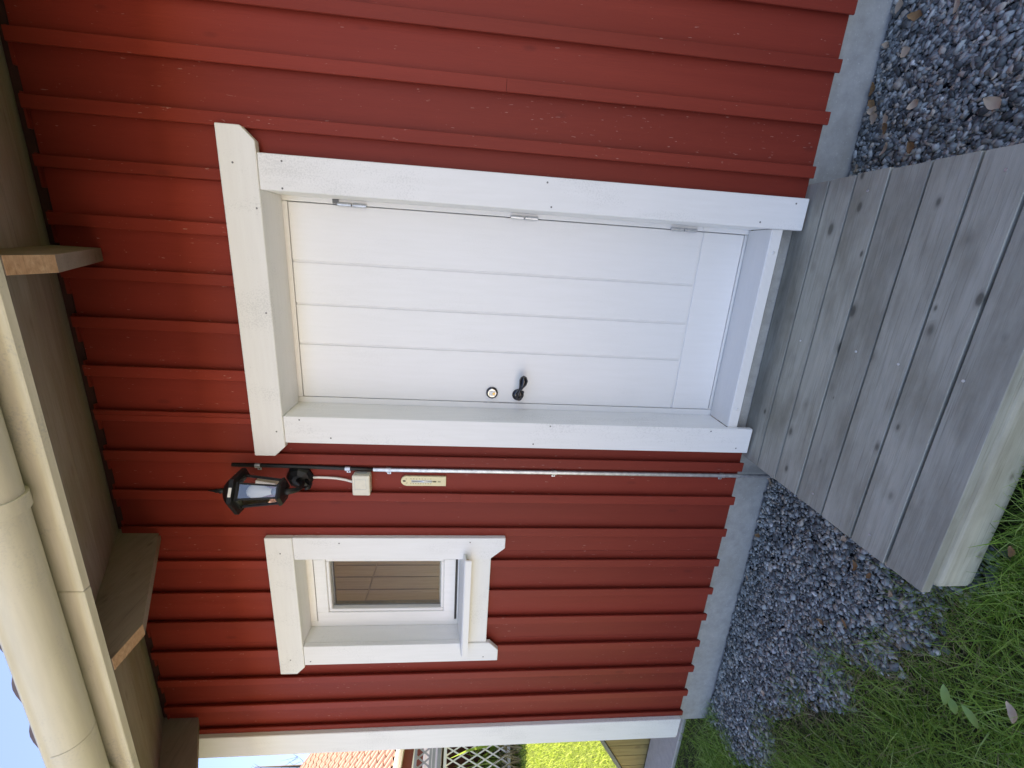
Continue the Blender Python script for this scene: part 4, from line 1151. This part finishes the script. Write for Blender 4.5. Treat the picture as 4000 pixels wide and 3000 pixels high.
for x, y, L_, m_, lab in ((1.086, 0.039, 0.03, LEAFT, "little pale leaf by the plinth, the next one past the squarish tan leaf"), (0.946, 0.045, 0.045, LEAFB, "brown leaf against the plinth above the pair of piled tan leaves"),
        (0.893, 0.035, 0.040, LEAFB, "crumpled brown leaf touching the plinth beside the piled tan leaves"), (0.819, -0.050, 0.040, LEAFT, "pale leaf between the piled tan leaves and the deck"),
        (0.787, -0.060, 0.045, LEAFB, "dark brown crumpled leaf midway between plinth pile and deck edge"), (0.697, -0.190, 0.045, LEAFB, "brown leaf close beside the right edge of the deck"),
        (0.713, -0.086, 0.042, LEAFT, "pale leaf close beside the right edge of the deck"), (0.668, 0.025, 0.036, LEAFT, "pale leaf in the corner where plinth meets the right edge of the deck"),
        (1.2, 0.027, 0.045, LEAFT, "tan leaf by the plinth at the very edge of the view right of the deck"), (1.135, -0.054, 0.05, LEAFB, "brown leaf on the gravel right of the deck nearest the edge of the view")):
    put_leaf(x, y, L_, L_ * 0.6, random.uniform(0, 6.28), m_, lab, GR_R, 0.4)
put_leaf(-0.735, 0.045, 0.045, 0.022, 0.9, LEAFT, "bright tan leaf where deck, gravel and plinth meet on the left", GR_L)
for x, y, L_, m_, lab in ((-0.735, -0.406, 0.034, LEAFT, "pale leaf beside the left edge of the deck, fourth plank from the beam"), (-0.80, -0.483, 0.04, LEAFB, "larger brown leaf a little off the left edge of the deck"),
        (-0.797, -0.540, 0.036, LEAFB, "smaller brown leaf a little off the left edge of the deck"), (-1.309, 0.027, 0.03, LEAFT, "small tan leaf lying against the plinth below the window"),
        (-0.794, -0.629, 0.034, LEAFT, "small tan leaf on gravel near the front left corner of the deck"), (-1.046, 0.028, 0.036, LEAFB, "small brown leaf against the plinth between deck and window"),
        (-1.048, -0.513, 0.04, LEAFB, "brown leaf on the gravel near the grass tongue left of the deck"), (-1.131, -0.426, 0.035, LEAFB, "brown leaf on open gravel between grass tongue and plinth"),
        (-0.70, -0.16, 0.03, LEAFB, "small brown leaf beside the left edge of the deck close to the wall"), (-1.75, -0.26, 0.03, LEAFT, "small tan leaf on the gravel at the far end near the corner board")):
    put_leaf(x, y, L_, L_ * 0.6, random.uniform(0, 6.28), m_, lab, GR_L, 0.4)
put_leaf(-0.80, -1.03, 0.05, 0.02, 0.6, LEAFT, "pale brown leaf lying in the shaded grass at the bottom edge", None, 0.2, -0.135)
put_leaf(-0.399, -0.905, 0.030, 0.018, 0.2, LEAFB, "brown leaf caught in the grass in front of the deck beam", None, 0.2, -0.12)
weed = thing("weed", "small green weed with oval pale leaves in the shaded grass", "weed", (-0.91, -0.94, -0.2))
for x, y, L_, a_, z in ((-0.904, -0.905, 0.055, 0.5, -0.125), (-0.918, -0.928, 0.042, 0.9, -0.130), (-0.900, -0.972, 0.058, 1.3, -0.128)):
    o_ = link("leaf", leaf_mesh(L_, 0.024, 0.4, LEAFG, 0.05), (x, y, z), weed); o_.rotation_euler = (0.2, 0.15, a_)
bm = bmesh.new()
for x, y, z in ((-0.904, -0.905, -0.127), (-0.918, -0.928, -0.132), (-0.900, -0.972, -0.13)): tube(bm, [(-0.91, -0.94, -0.215), (x, y, z)], [0.0015, 0.001], 5)
fin("stem", bm, LEAFG, weed)
